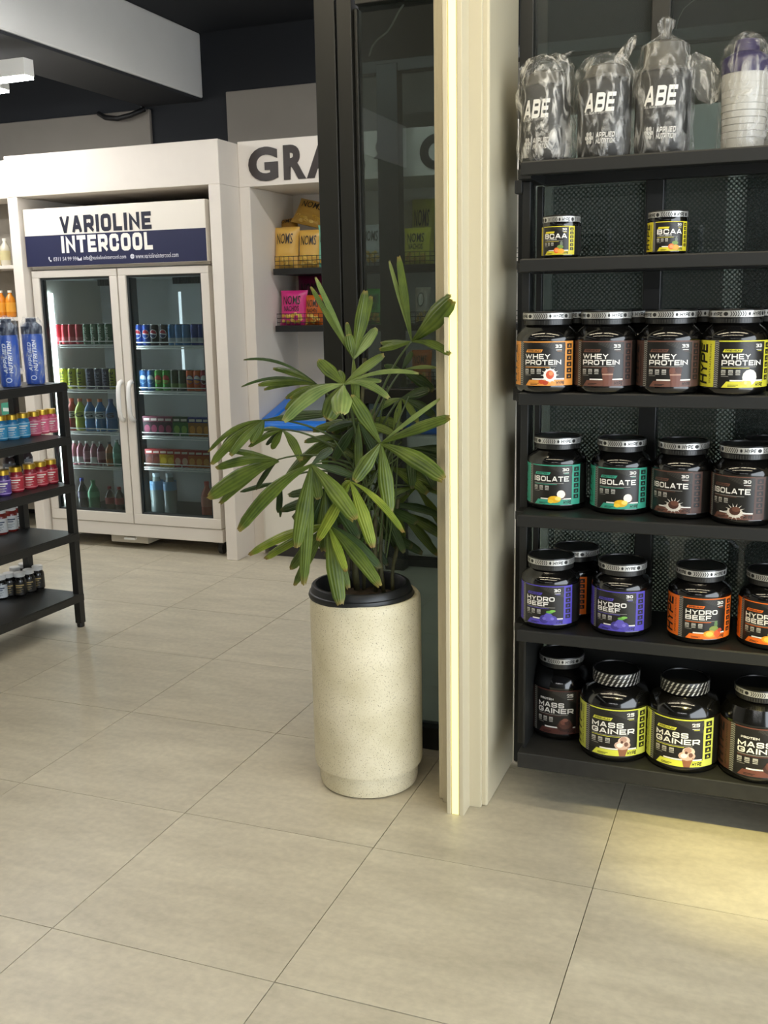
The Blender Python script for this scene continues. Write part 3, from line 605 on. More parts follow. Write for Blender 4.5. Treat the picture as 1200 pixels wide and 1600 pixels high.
K = {
 'redcan': (lambda: can('drink_can', .0265, .122, '#b32230', None, band='#c9636a'), 'red drink can'),
 'greencan': (lambda: can('drink_can', .0265, .122, '#3d6b4c', 'Sprite', '#e9efe6'), 'green drink can with white lettering'),
 'yelcan': (lambda: can('drink_can', .0265, .125, '#a9ad2c', 'HYPE', '#16160f'), 'yellow energy drink can with black lettering'),
 'darkcan': (lambda: can('drink_can', .0265, .125, '#333650', 'HYPE', '#7a7f9a'), 'dark slate energy drink can'),
 'bluecan': (lambda: can('drink_can', .0265, .122, '#23489c', None, emblem=('#e8e8ea','#b9243a','#2450a8')), 'blue cola can with round emblem'),
 'blackcan': (lambda: can('drink_can', .0265, .122, '#16171b', None, emblem=('#e8e8ea','#b9243a','#1c2c5c')), 'black cola can with round emblem'),
 'ltbluecan': (lambda: can('drink_can', .0265, .122, '#4f86b8', None, band='#b9c6d2'), 'pale blue and silver drink can'),
 'rbcan': (lambda: can('drink_can', .0265, .122, '#223f8e', None, band='#c6cad2'), 'blue and silver energy drink can'),
 'aquacan': (lambda: can('drink_can', .0265, .122, '#3c6ea6', None, emblem=('#9cc4dc','#dfe8ee','#3c6ea6')), 'blue drink can with pale round emblem'),
 'limecan': (lambda: can('drink_can', .0265, .122, '#49a03c', None, emblem=('#b9302f','#d9564c','#8fc45a')), 'lime green drink can with red fruit'),
 'oakcan': (lambda: can('drink_can', .0265, .122, '#3c4a30', None, band='#6f8a4a'), 'dark green camouflage drink can'),
 'orangecan': (lambda: can('drink_can', .0265, .122, '#d8641f', None, emblem=('#23489c','#f3ece2','#e88c2c')), 'orange drink can with blue emblem'),
 'redcan2': (lambda: can('drink_can', .0265, .122, '#a92a38', None, emblem=('#e8e8ea','#f3ece2','#5a1620')), 'crimson drink can with white emblem'),
 'redbot': (lambda: bottle('sports_drink', .037, .20, '#9c3f38', '#c4583f', '#d8d4cc', (.40,.62), 'G', '#3a2a20'), 'red sports drink bottle'),
 'limebot': (lambda: bottle('sports_drink', .037, .20, '#b9c23e', '#d97d54', '#cfd45a', (.40,.62), 'G', '#262b16'), 'yellow green sports drink bottle'),
 'bluebot': (lambda: bottle('sports_drink', .037, .20, '#2f78b4', '#d97d54', '#c9d6de', (.40,.62), 'G', '#21303a'), 'blue sports drink bottle'),
 'deepbot': (lambda: bottle('sports_drink', .037, .20, '#20609c', '#2a4f8c', '#2c5f94', (.40,.62), 'G', '#17222c'), 'deep blue sports drink bottle'),
 'pinkbot': (lambda: bottle('drink_bottle', .027, .150, '#7c3346', '#c9c2be', '#b8808a', (.25,.6)), 'small pink drink bottle with pale cap'),
 'whitebot': (lambda: bottle('drink_bottle', .027, .150, '#b5707c', '#d8d4d0', '#d9d4d0', (.1,.35)), 'small pink and white drink bottle'),
 'orabot': (lambda: bottle('drink_bottle', .027, .150, '#b5713a', '#3a3a34', '#8a5a2a', (.3,.55)), 'small amber drink bottle'),
 'mintbot': (lambda: bottle('drink_bottle', .030, .165, '#5f9a84', '#cfd8d0', '#6fae94', (.3,.5)), 'mint green drink bottle'),
 'purbot': (lambda: bottle('soda_bottle', .031, .215, '#2a2430', '#2f3f9c', '#3c2a4c', (.42,.62)), 'dark soda bottle with blue cap'),
 'grnbot': (lambda: bottle('soda_bottle', .037, .205, '#3f8f64', '#3a7c54', '#4fae7c', (.48,.66)), 'clear green soda bottle'),
 'colabot': (lambda: bottle('soda_bottle', .030, .17, '#2c1613', '#a92a2f', '#a9232c', (.36,.6)), 'dark cola bottle with red label'),
 'water': (lambda: bottle('water_bottle', .042, .275, '#8d9a9a', '#b8c8d4', '#6f9cc4', (.62,.82), neck=.5, capr=.5), 'large clear water bottle with blue label'),
 'peach': (lambda: bottle('juice_bottle', .038, .235, '#c9705c', '#c8504a', '#d88a74', (.35,.62)), 'peach coloured juice bottle'),
 'berry': (lambda: carton('juice_carton', .05, .115, '#3c2430', '#8c4a5c', '#a94a6c'), 'dark berry drink carton'),
 'lime_c': (lambda: carton('juice_carton', .05, .115, '#3f7c3c', '#2c4c2c', '#9cc45c'), 'green drink carton'),
 'orange_c': (lambda: carton('juice_carton', .05, .115, '#a8722c', '#2c3f8c', '#f0a83c'), 'orange and blue drink carton'),
 'red_c': (lambda: carton('juice_carton', .05, .105, '#5c2c28', '#b23a3c', '#7c3c30'), 'red topped brown juice carton'),
 'yellow_c': (lambda: carton('juice_carton', .05, .105, '#cfae1f', '#b23a3c', '#f3d84a'), 'yellow juice carton with red top'),
 'scarlet_c': (lambda: carton('juice_carton', .05, .105, '#b53a34', '#c24a44', '#e8c0a8'), 'scarlet juice carton'),
 'amber_c': (lambda: carton('juice_carton', .05, .105, '#c4682c', '#b23a3c', '#e8a85c'), 'amber juice carton with red top'),
}
_P = {}
def drink(kind, x, y, z, label):
    fn, base = K[kind]
    if kind not in _P:
        o = fn(); o.location = (x, y, z); o.rotation_euler.z = .25; o['label'] = label; o['group'] = 'drinks in the fridge'; _P[kind] = o
    else: copy_tree(_P[kind], (x, y, z), .25, label, 'drinks in the fridge')
ROWS = [
 ('L',0,'left door top shelf',[('redcan',172),('redcan',213),('redcan',248),('redcan',286),('greencan',325),('greencan',364),('greencan',402),('greencan',438)]),
 ('L',1,'left door second shelf',[('yelcan',203),('yelcan',247),('yelcan',293),('darkcan',340),('darkcan',385),('darkcan',424),('yelcan',460)]),
 ('L',2,'left door middle shelf',[('redbot',250),('limebot',293),('bluebot',342),('bluebot',396),('deepbot',452)]),
 ('L',3,'left door fourth shelf',[('whitebot',262),('whitebot',292),('pinkbot',326),('whitebot',362),('pinkbot',398),('orabot',443),('mintbot',482)]),
 ('L',4,'fridge floor behind left door',[('purbot',305),('grnbot',362),('colabot',445),('colabot',495)]),
 ('R',0,'right door top shelf',[('bluecan',592),('bluecan',634),('blackcan',674),('blackcan',724),('ltbluecan',768),('ltbluecan',804),('ltbluecan',840),('rbcan',885),('rbcan',924)]),
 ('R',1,'right door second shelf',[('aquacan',620),('aquacan',659),('limecan',698),('limecan',738),('oakcan',780),('oakcan',821),('orangecan',862),('orangecan',900),('redcan2',936)]),
 ('R',2,'right door middle shelf',[('berry',639),('berry',675),('berry',712),('berry',750),('lime_c',793),('lime_c',831),('orange_c',873),('orange_c',910),('orange_c',947)]),
 ('R',3,'right door fourth shelf',[('red_c',652),('red_c',688),('yellow_c',725),('yellow_c',762),('scarlet_c',799),('scarlet_c',836),('amber_c',873),('amber_c',910),('amber_c',947)]),
 ('R',4,'fridge floor behind right door',[('water',692),('water',760),('peach',950)]),
]
for side, row, where, items in ROWS:
    z = FZ[side][row]; n = {}
    y = 3.535
    for kind, cx in items:
        px = 40+.3*cx; x = at(px, 400+.3*(455,680,890,1075,1330)[row], y=y).x
        n[kind] = n.get(kind, 0)+1; tot = sum(k == kind for k, _ in items)
        lab = K[kind][1]+', '+(ORD[n[kind]-1]+' of '+str(tot)+' on ' if tot > 1 else 'on ')+where
        drink(kind, x, y, z, lab)

# ================================================================== left free-standing rack
RK = thing('display_rack', 'black metal five tier rack of supplement bottles at left edge', 'rack', (-1.415, 2.02, 0), -.035)
LZ = (1.143, .902, .684, .455, .163)      # tops of the five boards at the front
RL, RD = 1.15, .30
for x, y in ((-.015,-.02),(-RD,-.02),(-.015,-RL),(-RD,-RL)):
    MB().box(x-.017, x+.017, y-.017, y+.017, .02, 1.143).build('leg', BLACK, RK, bevel=.002)
    MB().lathe([(.016,0),(.018,.004),(.018,.02)], n=12, cx=x, cy=y).build('foot', LIDB, RK)
for z in LZ:
    MB().box(-RD-.017, .002, -RL-.017, -.003, z-.006, z).build('shelf_board', BLACK, RK, bevel=.001)
    MB().box(-.03, .003, -RL-.017, -.002, z-.038, z-.006).box(-RD-.017, -RD+.015, -RL-.017, -.002, z-.038, z-.006).box(-RD, -.03, -.035, -.003, z-.038, z-.006).box(-RD, -.03, -RL-.017, -RL+.015, z-.038, z-.006).build('shelf_frame', BLACK, RK, bevel=.001)
bpy.context.view_layer.update()

def pill_bottle(name, r, h, body, labelc, lid, words=(), wc='#f2efe6', lidh=.022, trim=None):
    t = thing(name, '', 'bottle')
    MB().lathe([(r*.9,0),(r,.006),(r,h*.66),(r*.9,h*.74),(r*.76,h*.79),(r*.76,h*.86)], n=20).build('body', mat('jar_'+body.lstrip('#'), body, .18, coat=.3), t, smooth=50)
    MB().lathe([(r*.86,h-lidh),(r*.86,h-.002),(r*.8,h)], n=20).build('lid', lid, t, smooth=40)
    MB().lathe([(r*1.01,h*.08),(r*1.01,h*.62)], n=20, cap=False).build('label', ink(labelc), t, smooth=True)
    pr = Print()
    if trim: pr.rect(-1.5, .08, 1.5, .12, trim, 1, nu=8).rect(-1.5, .58, 1.5, .62, trim, 1, nu=8)
    for k, wd in enumerate(words): pr.text(wd, -.8, .44-.12*k, .8, .53-.12*k, wc, 2, .02)
    for k, (a, b, q) in enumerate(((.46,.8,.05),(.38,.6,.04),(.30,.7,.012),(.26,.5,.012),(.20,.6,.012),(.16,.4,.012))): pr.rect(-.75, a, -.75+b*1.6, a+q, wc, 2, nu=3)
    pr.build('print', on_cyl(r*1.012, 0, h), t, cut=.3); return t
GOLD = mat('gold_lid', '#c9a63a', .3, metal=.7); WL = mat('white_lid', '#d9d8d4', .4); GRL = mat('grey_lid', '#9aa0a4', .4)
PB = {
 'blue': lambda: pill_bottle('gummy_bottle', .029, .110, '#2f7fb4', '#3f9ccc', GOLD, (), trim='#9cd0e8'),
 'pink': lambda: pill_bottle('gummy_bottle', .029, .110, '#c4506c', '#d96c8c', GOLD, (), trim='#f0a8b8'),
 'red': lambda: pill_bottle('gummy_bottle', .031, .112, '#8c2434', '#b5303f', GOLD, (), trim='#e07c84'),
 'purple': lambda: pill_bottle('gummy_bottle', .031, .112, '#3f2c6c', '#5a4390', GOLD, (), trim='#a48cd0'),
 'grey': lambda: pill_bottle('pill_bottle', .029, .14, '#3a3234', '#7c8288', GRL, ()),
 'white': lambda: pill_bottle('pill_bottle', .029, .12, '#7c2a24', '#d6d6d2', WL, (), wc='#3a4a5c'),
 'black': lambda: pill_bottle('pill_bottle', .029, .112, '#121212', '#1f1d1a', WL, (), wc='#b49c64', lidh=.02),
 'whiteblack': lambda: pill_bottle('pill_bottle', .029, .112, '#121212', '#d2d6d8', WL, (), wc='#2c3c54', lidh=.02),
}
_B = {}
def pill(kind, px, py, tier, label, dx=0):
    z = LZ[tier]; p = at(px, py, z=z); x = min(p.x, -1.415-.034)+dx - .035*0
    g = 'bottles on the left rack'
    if kind not in _B:
        o = PB[kind](); o.location = (x, p.y, z); o.rotation_euler.z = .75; o['label'] = label; o['group'] = g; _B[kind] = o
    else: copy_tree(_B[kind], (x, p.y, z), random.uniform(.6, .95), label, g)
def row(kind, tier, pts, fmt):
    for i, (px, py) in enumerate(pts): pill(kind, px, py, tier, fmt.format(ORD[i]))
row('blue',1,[(3,688),(21,686),(38,683)],'blue gummy bottle with gold lid, {} from the left edge')
row('pink',1,[(55,680),(68,677),(81,675)],'pink gummy bottle with gold lid, {} of three beside the blue ones')
row('purple',2,[(7,774)],'purple gummy bottle with gold lid at left end of its tier')
row('red',2,[(27,768),(48,763),(65,759),(81,755)],'red gummy bottle with gold lid, {} of four beside purple one')
row('grey',2,[(17,752),(31,748),(44,744)],'grey lidded bottle behind the red gummies, {} from the left')
row('white',3,[(3,834),(19,829),(31,824)],'red brown bottle with white label and lid, {} from the left')
row('whiteblack',4,[(3,935)],'black bottle with white label on bottom tier of left rack')
row('black',4,[(16,931),(33,930),(47,925),(61,919)],'small black bottle with white lid, {} in front row on bottom tier')
row('black',4,[(26,921),(40,915)],'small black bottle with white lid, {} in back row on bottom tier')

# blue shakers in clear bags on the rack's top
def film_bag(t, prof, n=36, amp=.006, seed=0, m=None, name='plastic_bag', sx=1, sy=1):
    vs = []; fs = []; P = []
    for a, b in zip(prof, prof[1:]):
        for k in range(4): P.append((a[0]+(b[0]-a[0])*k/4, a[1]+(b[1]-a[1])*k/4))
    P.append(prof[-1])
    for r, z in P:
        for k in range(n):
            a = 2*PI*k/n
            nn = noise.noise(Vector((math.cos(a)*2.2+seed, math.sin(a)*2.2, z*9)))+.6*noise.noise(Vector((math.cos(a)*6+seed, math.sin(a)*6, z*26+seed)))+.5*abs(noise.noise(Vector((a*3+z*20, seed, z*6))))
            rr = max(.002, r+amp*nn); vs.append((sx*rr*math.cos(a), sy*rr*math.sin(a), max(.0, z+.25*amp*nn if z > .004 else z)))
    L = len(P)
    for i in range(L-1):
        for k in range(n): fs.append((i*n+k, i*n+(k+1)%n, (i+1)*n+(k+1)%n, (i+1)*n+k))
    return MB().add(vs, fs, None).build(name, m, t, smooth=40)
FILM = film_mat('clear_film', .16, '#e8e8e6'); FILM2 = film_mat('milky_film', .26, '#e6e4de'); FILMB = film_mat('blue_tint_film', .14, '#d4e2f4')
BSH = mat('blue_shaker', '#1d4fb4', .3, coat=.2)
for px, py, lab, hh in ((14,606,'blue shaker bottle in crinkled clear bag at the left picture edge',.30),(53,603,'blue shaker bottle in clear bag on the rack end nearest the fridge',.29)):
    p = at(px, 560, x=-1.50); t = thing('shaker_bottle', lab, 'shaker', (p.x, p.y, 1.145), .65, 'bagged blue shakers')
    r = .044
    MB().lathe([(r*.85,0),(r*.92,.008),(r*.98,.12),(r,.20),(r*.98,.225)], n=24).build('body', BSH, t, smooth=50)
    MB().lathe([(r*1.02,.218),(r*1.02,.25),(r*.7,.262),(r*.5,.27),(r*.5,.285),(0,.287)], n=20).build('lid', mat('dark_blue_lid', '#17233c', .35), t, smooth=40)
    Print().block('APPLIED', -.5, .26, -.14, .82, '#c9d8f0', 2, .24, rot=1, shear=.2, wid=.9).block('NUTRITION', -.04, .26, .34, .86, '#dce6f6', 2, .24, rot=1, shear=.2, wid=.9).disc(-.1,.13,.3,.05,'#b9ccee',2,10).disc(-.1,.13,.2,.03,'#1d4fb4',3,10).build('print', on_cyl(r, 0, .225, .0006), t, cut=.2)
    film_bag(t, [(r*.95,.001),(r*1.12,.02),(r*1.14,.2),(r*1.1,.26),(r*.7,.29),(r*.45,hh)], amp=.004, seed=px, m=FILMB)

# ================================================================== wall unit left of the fridge alcove
U = thing('wall_unit', 'pale pegboard wall unit left of the fridge alcove', 'shelf unit', (-3.4, 3.6, 0))
PEG = mat('pegboard', '#8d867b', .7, noise_amt=.05, nscale=30)
B('pegboard', -4.3, -2.80, 3.86, 3.88, .1, 2.15, PEG, U, 0); B('header', -4.3, -2.80, 3.6, 3.88, 2.15, 2.38, WHITE, U); B('upright', -2.83, -2.785, 3.6, 3.86, 0, 2.15, WHITE, U)
mb = MB()
for i in range(10):
    for j in range(34):
        mb.lathe([(.006,0),(0,.0005)], n=6, cx=0, cy=0) if False else mb.box(.33+.028*i-.005, .33+.028*i+.005, .2585, .2599, 1.08+.03*j-.005, 1.08+.03*j+.005)
o = mb.build('peg_holes', mat('peg_hole', '#2c2926', .9), U); o['kind'] = 'stuff'
for z in (1.745, 1.42, 1.08, .74, .4): B('shelf_board', -4.3, -2.83, 3.6, 3.86, z-.022, z, WARMW, U, .002)
def unit_bottle(px, y, z, liquid, capc, lab, label, r=.032, h=.17):
    o = bottle('squeeze_bottle', r, h, liquid, capc, label, (.2,.55)); x = at(px, 480, y=y).x
    o.location = (x, y, z); tag(o, lab, 'bottle', 'bottles on the wall unit')
unit_bottle(3, 3.66, 1.745, '#c9b98c', '#d9d4c8', 'cream bottle on upper shelf of wall unit at left edge', '#d8cba4')
unit_bottle(16, 3.66, 1.745, '#cfc8b4', '#e0dcd0', 'pale bottle on upper shelf against the fridge alcove', '#c9bd8c')
unit_bottle(3, 3.65, 1.42, '#d07c1c', '#e6dfd0', 'orange bottle with white cap at the left edge', '#e09a2c')
unit_bottle(17, 3.65, 1.42, '#d8861f', '#e6dfd0', 'orange bottle with white cap beside the fridge alcove', '#e8a236')
for (px, z, hx, w, h, lab) in ((12,1.08,'#c9b9a8',.10,.10,'white and red pack behind the left rack'),(22,.74,'#4a9c84',.10,.12,'pale green pack low behind the left rack'),(40,.40,'#2f9c84',.08,.17,'teal pack low behind the left rack near alcove')):
    x = at(px, 700, y=3.68).x; o = MB().box(-w/2, w/2, -.03, .03, 0, h).build('carton_pack', ink(hx), None, bevel=.003, loc=(min(x,-2.90), 3.68, z)); tag(o, lab, 'box')
    Print().rect(-w*.35, h*.55, w*.35, h*.75, '#b8483c' if px == 12 else '#d8e6de', 1).rect(-w*.35, h*.3, w*.2, h*.36, '#5c5c58', 1).build('print', on_plane(-.0302, .0005), o)

# ================================================================== black shelf rack of protein jars
RX0, RX1, RY0, RY1 = .925, 1.76, .93, 1.235
RZ = dict(top=1.82, bcaa=1.576, whey=1.226, iso=.889, hyd=.556, box=.185)
R2 = thing('shelf_rack', 'black steel shelf rack of protein jars standing before the dark glass', 'rack', (RX0, RY0, 0))
def RB(name, x0, x1, y0, y1, z0, z1, m=BLACK, bevel=.002): return MB().box(x0-RX0, x1-RX0, y0-RY0, y1-RY0, z0, z1).build(name, m, R2, bevel=bevel)
for x in (.889, RX1+.005):
    RB('post', x, x+.023, 1.075, 1.098, .147, RZ['top']-.035); RB('post', x+.010, x+.028, RY1-.024, RY1-.004, 0, RZ['top']-.035)
    for z in [RZ[k] for k in ('top','bcaa','whey','iso','hyd')]: RB('side_rail', min(x,x+.002), x+.036, 1.02, RY1-.03, z-.034, z-.009)
for k in ('top','bcaa','whey','iso','hyd'):
    z = RZ[k]; RB('shelf_frame', RX0-.008, RX1+.008, RY0, RY0+.03, z-.034, z-.002); RB('shelf_frame', RX0-.008, RX1+.008, RY1-.03, RY1, z-.034, z-.002)
    RB('shelf_board', RX0-.004, RX1+.004, RY0+.002, RY1-.002, z-.008, z)
RB('base_board', RX0-.002, RX1+.002, RY0, RY1, .138, .185, WORN, .003)
RB('back_panel', RX0+.03, RX1-.03, RY1-.012, RY1-.004, .185, .522, BLACK, 0); RB('side_panel', RX0+.006, RX0+.012, RY0+.034, RY1-.03, .185, .522, BLACK, 0)
for z in (1.755, 1.19): RB('bracket', .868, .889, 1.07, 1.10, z, z+.035)

CH = '#191816'
def jar(kind, r, H, lz0, lz1, lidh, accent, band_c, tagword, lines, num, pic, lid='band', neck=None, lr=.066, light='#e9e7e1', tagfill=True):
    t = thing(kind, '', 'jar')
    sh = H-lidh; nk = lr*.86
    MB().lathe([(0,.003),(r*.86,0),(r*.97,.006),(r,.016),(r,lz0-.002),(r*.995,lz0),(r*.995,lz1),(r,lz1+.002),(r,lz1+.006),(r*.965,lz1+.016),(r*.86,sh-.014),(nk*1.05,sh-.005),(nk,sh),(nk,sh+.004)], n=48).build('body', GLOSSB, t, smooth=50)
    if lid == 'band':
        L = MB().lathe([(lr*.965,sh),(lr*.965,H-.021),(lr,H-.020),(lr,H-.003),(lr*.985,H),(lr*.93,H),(lr*.92,H-.003),(0,H-.003)], n=48).build('lid', LIDB, t, smooth=40)
        pr = Print().rect(-PI, 0, PI, 1, '#silver', 1, nu=48); n = 4
        for q in range(n):
            c = -PI+.35+q*2*PI/n
            pr.block('HYPE', c, .2, c+.44, .8, '#1a1a1a', 2, .24, shear=.2)
            pr.disc(c+.58, .5, .09, .33, '#1a1a1a', 2, 8); pr.disc(c-.12, .5, .05, .3, '#1a1a1a', 2, 6)
            for j in range(7):
                u = c+.74+j*.085; pr.poly([(u,.1),(u+.035,.1),(u+.085,.5),(u+.035,.9),(u,.9),(u+.05,.5)], '#2a2a29', 2)
        pr.build('lid_band', on_cyl(lr, H-.019, .0155), L, cut=.13, mats={'#silver': SILVER})
        mb = MB()
        for k in range(60):
            a = 2*PI*k/60; mb.add([((lr*.968)*math.sin(a+d), -(lr*.968)*math.cos(a+d), z) for d, z in ((-.02,sh+.002),(.02,sh+.002),(.02,H-.023),(-.02,H-.023))], [(0,1,2,3)], None)
        mb.build('grip_ribs', mat('rib_sheen', '#3a3a38', .25), L, fix=False)
    else:
        L = MB().lathe([(lr*.97,sh),(lr,sh+.003),(lr,H-.003),(lr*.98,H),(lr*.92,H),(lr*.91,H-.003),(0,H-.003)], n=48).build('lid', LIDB, t, smooth=40)
        pr = Print()
        for k in range(30):
            c = -PI+2*PI*k/30
            for b, (v0, v1) in enumerate(((.04,.30),(.36,.62),(.68,.96))):
                s = .10 if (k+b) % 2 else .10
                u = c+.09*b; pr.poly([(u,v0),(u+.075,v0),(u+.075+s,v1),(u+s,v1)], '#silver', 1)
        pr.build('lid_pattern', on_cyl(lr, sh, lidh), L, cut=.2, mats={'#silver': SILVER})
    h = lz1-lz0; lb = MB().lathe([(r*1.002,lz0),(r*1.002,lz1)], n=64, cap=False).build('label', CHARC, t, smooth=True)
    pr = Print(); A = accent; DK = '#171615'
    pr.rect(-1.60, 0, -.86, 1, band_c, 1, nu=12); pr.block('HYPE', -1.54, .06, -1.12, .94, DK, 2, .24, rot=1, shear=.15); pr.text('SPORTS NUTRITION', -1.04, .08, -.97, .92, DK, 2, .0, rot=1)
    pr.rect(-.86, 0, -.72, 1, '#8f8d87', 1, nu=3)
    for k in range(22): pr.poly([(-.86,.01+k*.045),(-.79,.035+k*.045),(-.72,.01+k*.045),(-.72,.028+k*.045),(-.79,.053+k*.045),(-.86,.028+k*.045)], DK, 2)
    pr.rect(.72, 0, 1.06, 1, band_c, 1, nu=6)
    for k in range(6):
        v = .15+k*.138; pr.rect(.79, v, .99, v+.105, DK, 2, nu=3); pr.rect(.85, v+.03, .93, v+.05, A, 3); pr.rect(.87, v+.06, .91, v+.075, A, 3)
    pr.rect(-.72, .975, .72, 1, A, 1, nu=20)
    # fine diagonal raster towards the upper right of the main panel
    for k in range(26):
        u = -.1+k*.032; v0 = .93-.009*k; pr.poly([(u,v0),(u+.011,v0),(u+.05,.97),(u+.039,.97)], '#4c4a45', 1)
    if tagfill: pr.rect(-.60, .755, -.06, .82, A, 2, .05, 6); (pr.block(tagword, -.52, .767, -.08, .809, DK, 3, .22) if tagword else None)
    else: pr.block(tagword, -.54, .765, -.06, .812, light, 3, .22)
    top = .72; n = len(lines); lh = .115 if n == 2 else .13
    if kind == 'amino_tub': top = .74; lh = .17
    for k, (wd, u1) in enumerate(lines): pr.block(wd, -.62, top-(k+1)*lh-.018*k, u1, top-k*lh-.018*k, light, 3, .22)
    v = top-n*lh-.055
    if kind == 'amino_tub': pr.text('+ GLUTAMINE', -.6, v+.005, .1, v+.045, light, 3, .01); v -= .03
    pr.rect(-.62, v, .42, v+.012, '#8d8a84', 2, nu=8); pr.rect(-.62, v-.025, .2, v-.013, A, 2, nu=6)
    for k in range(3):
        u = -.62+k*.21; pr.rect(u, v-.13, u+.13, v-.055, '#a9a7a0', 2, nu=2); pr.rect(u+.02, v-.11, u+.11, v-.095, DK, 3); pr.rect(u, v-.165, u+.13, v-.145, '#a9a7a0', 2)
    pr.rect(-.62, v-.20, -.4, v-.19, '#8d8a84', 2, nu=2)
    pr.rect(-.70, 0, .72, .13, A, 1, 0, 18); pr.poly([(-.72,0),(-.60,0),(-.46,.13),(-.72,.13)], CH, 2); pr.rect(-.36, .135, .70, .165, light, 1, .0, 14); pr.rect(-.42, .05, -.12, .062, DK, 2, nu=3); pr.rect(-.42, .025, -.18, .037, DK, 2, nu=3)
    pr.block('HYPE', .42, .025, .70, .105, DK, 3, .24, shear=.2)
    if num: pr.block(num, .38, .85, .60, .925, light, 3, .24); pr.rect(.40, .80, .60, .812, light, 2, nu=2); pr.rect(.44, .775, .60, .785, A, 2, nu=2)
    pic(pr)
    pr.build('label_print', on_cyl(r*1.002, lz0, h, .00022), lb, cut=.12)
    return t
def blobs(pr, L):
    for k, (u, v, ru, rv, c) in enumerate(L): pr.disc(u, v, ru, rv, c, 4+k*.5, 12)
def p_caramel(pr):
    for k in range(12): a = k*PI/6; pr.poly([(.22+.14*math.cos(a-.15),.24+.10*math.sin(a-.15)),(.22+.30*math.cos(a),.24+.19*math.sin(a)),(.22+.14*math.cos(a+.15),.24+.10*math.sin(a+.15))], '#f0ece2', 4)
    blobs(pr, [(.22,.24,.21,.15,'#efe9de'),(.22,.25,.13,.10,'#c8502c'),(.25,.28,.07,.05,'#e88a54'),(-.04,.09,.1,.05,'#c04a24'),(.08,.07,.09,.05,'#b33f20')])
def p_choc(pr):
    blobs(pr, [(.20,.32,.19,.10,'#5a3428'),(.12,.36,.1,.07,'#6e4334'),(.3,.37,.11,.07,'#4a2a20')]); pr.poly([(.04,.28),(.38,.28),(.33,.0),(.09,.0)], '#6b4032', 6, ); pr.poly([(.04,.28),(.38,.28),(.375,.25),(.045,.25)], '#a98672', 6.5)
def p_vanilla(pr): blobs(pr, [(.22,.22,.23,.17,'#ece7d8'),(.28,.25,.15,.12,'#f6f2e6'),(.10,.10,.16,.05,'#d8c84a'),(.2,.08,.08,.07,'#e6d860'),(.1,.11,.05,.04,'#f0e68a')])
def p_coco(pr): blobs(pr, [(.36,.26,.15,.12,'#5c3c28'),(.34,.27,.14,.105,'#f2eee2'),(.12,.14,.22,.09,'#e8b41f'),(.0,.09,.10,.05,'#f2cc3c'),(.24,.16,.1,.05,'#f6dc6a')])
def p_splash(pr):
    for k in range(14): a = k*PI/7; pr.poly([(.16+.16*math.cos(a-.12),.18+.11*math.sin(a-.12)),(.16+.33*math.cos(a),.18+.20*math.sin(a)),(.16+.16*math.cos(a+.12),.18+.11*math.sin(a+.12))], '#ded8cc', 4)
    blobs(pr, [(.16,.16,.25,.12,'#d6cfc2'),(.16,.20,.17,.10,'#4a2c22'),(.2,.24,.13,.06,'#6b4434')])
def p_berry(pr): blobs(pr, [(.06,.14,.16,.11,'#3d3585'),(.34,.13,.16,.11,'#4a419c'),(.2,.2,.15,.11,'#5a50ac'),(.24,.33,.12,.035,'#5f9c3c'),(.34,.36,.1,.03,'#78b44c'),(.06,.16,.06,.04,'#6c63bc'),(.33,.16,.06,.04,'#766dc4')])
def p_fruit(pr): blobs(pr, [(.36,.36,.06,.10,'#5c7c4c'),(.30,.25,.16,.08,'#7c8c3c'),(.18,.13,.22,.09,'#e89a24'),(.16,.13,.12,.06,'#f4c04a'),(.42,.14,.12,.09,'#d8581f'),(.5,.22,.08,.05,'#b8442c')])
def p_orange(pr): blobs(pr, [(.34,.38,.07,.10,'#6c7466'),(.28,.27,.16,.07,'#6f8c3c'),(.10,.15,.15,.10,'#e8702c'),(.32,.12,.18,.09,'#eaa42c'),(.1,.15,.09,.06,'#f0985c')])
def p_cone(pr):
    pr.poly([(.14,.20),(.46,.20),(.36,0),(.2,0)], '#8c5a3c', 4)
    blobs(pr, [(.28,.24,.23,.10,'#c9a894'),(.32,.33,.17,.10,'#dcc0ae'),(.30,.36,.10,.06,'#b08a78'),(.2,.24,.09,.05,'#efe0d4'),(.38,.26,.06,.05,'#6e4a3c'),(.26,.31,.04,.03,'#5c3a2e')])
def p_brownie(pr): blobs(pr, [(.34,.18,.28,.12,'#3c2018'),(.34,.24,.22,.12,'#5a3326'),(.28,.28,.1,.06,'#7c4a3a'),(.42,.27,.1,.06,'#4a281e'),(.34,.33,.1,.04,'#8a5746')])
BRN, BRN2 = '#6a4639', '#4f372f'
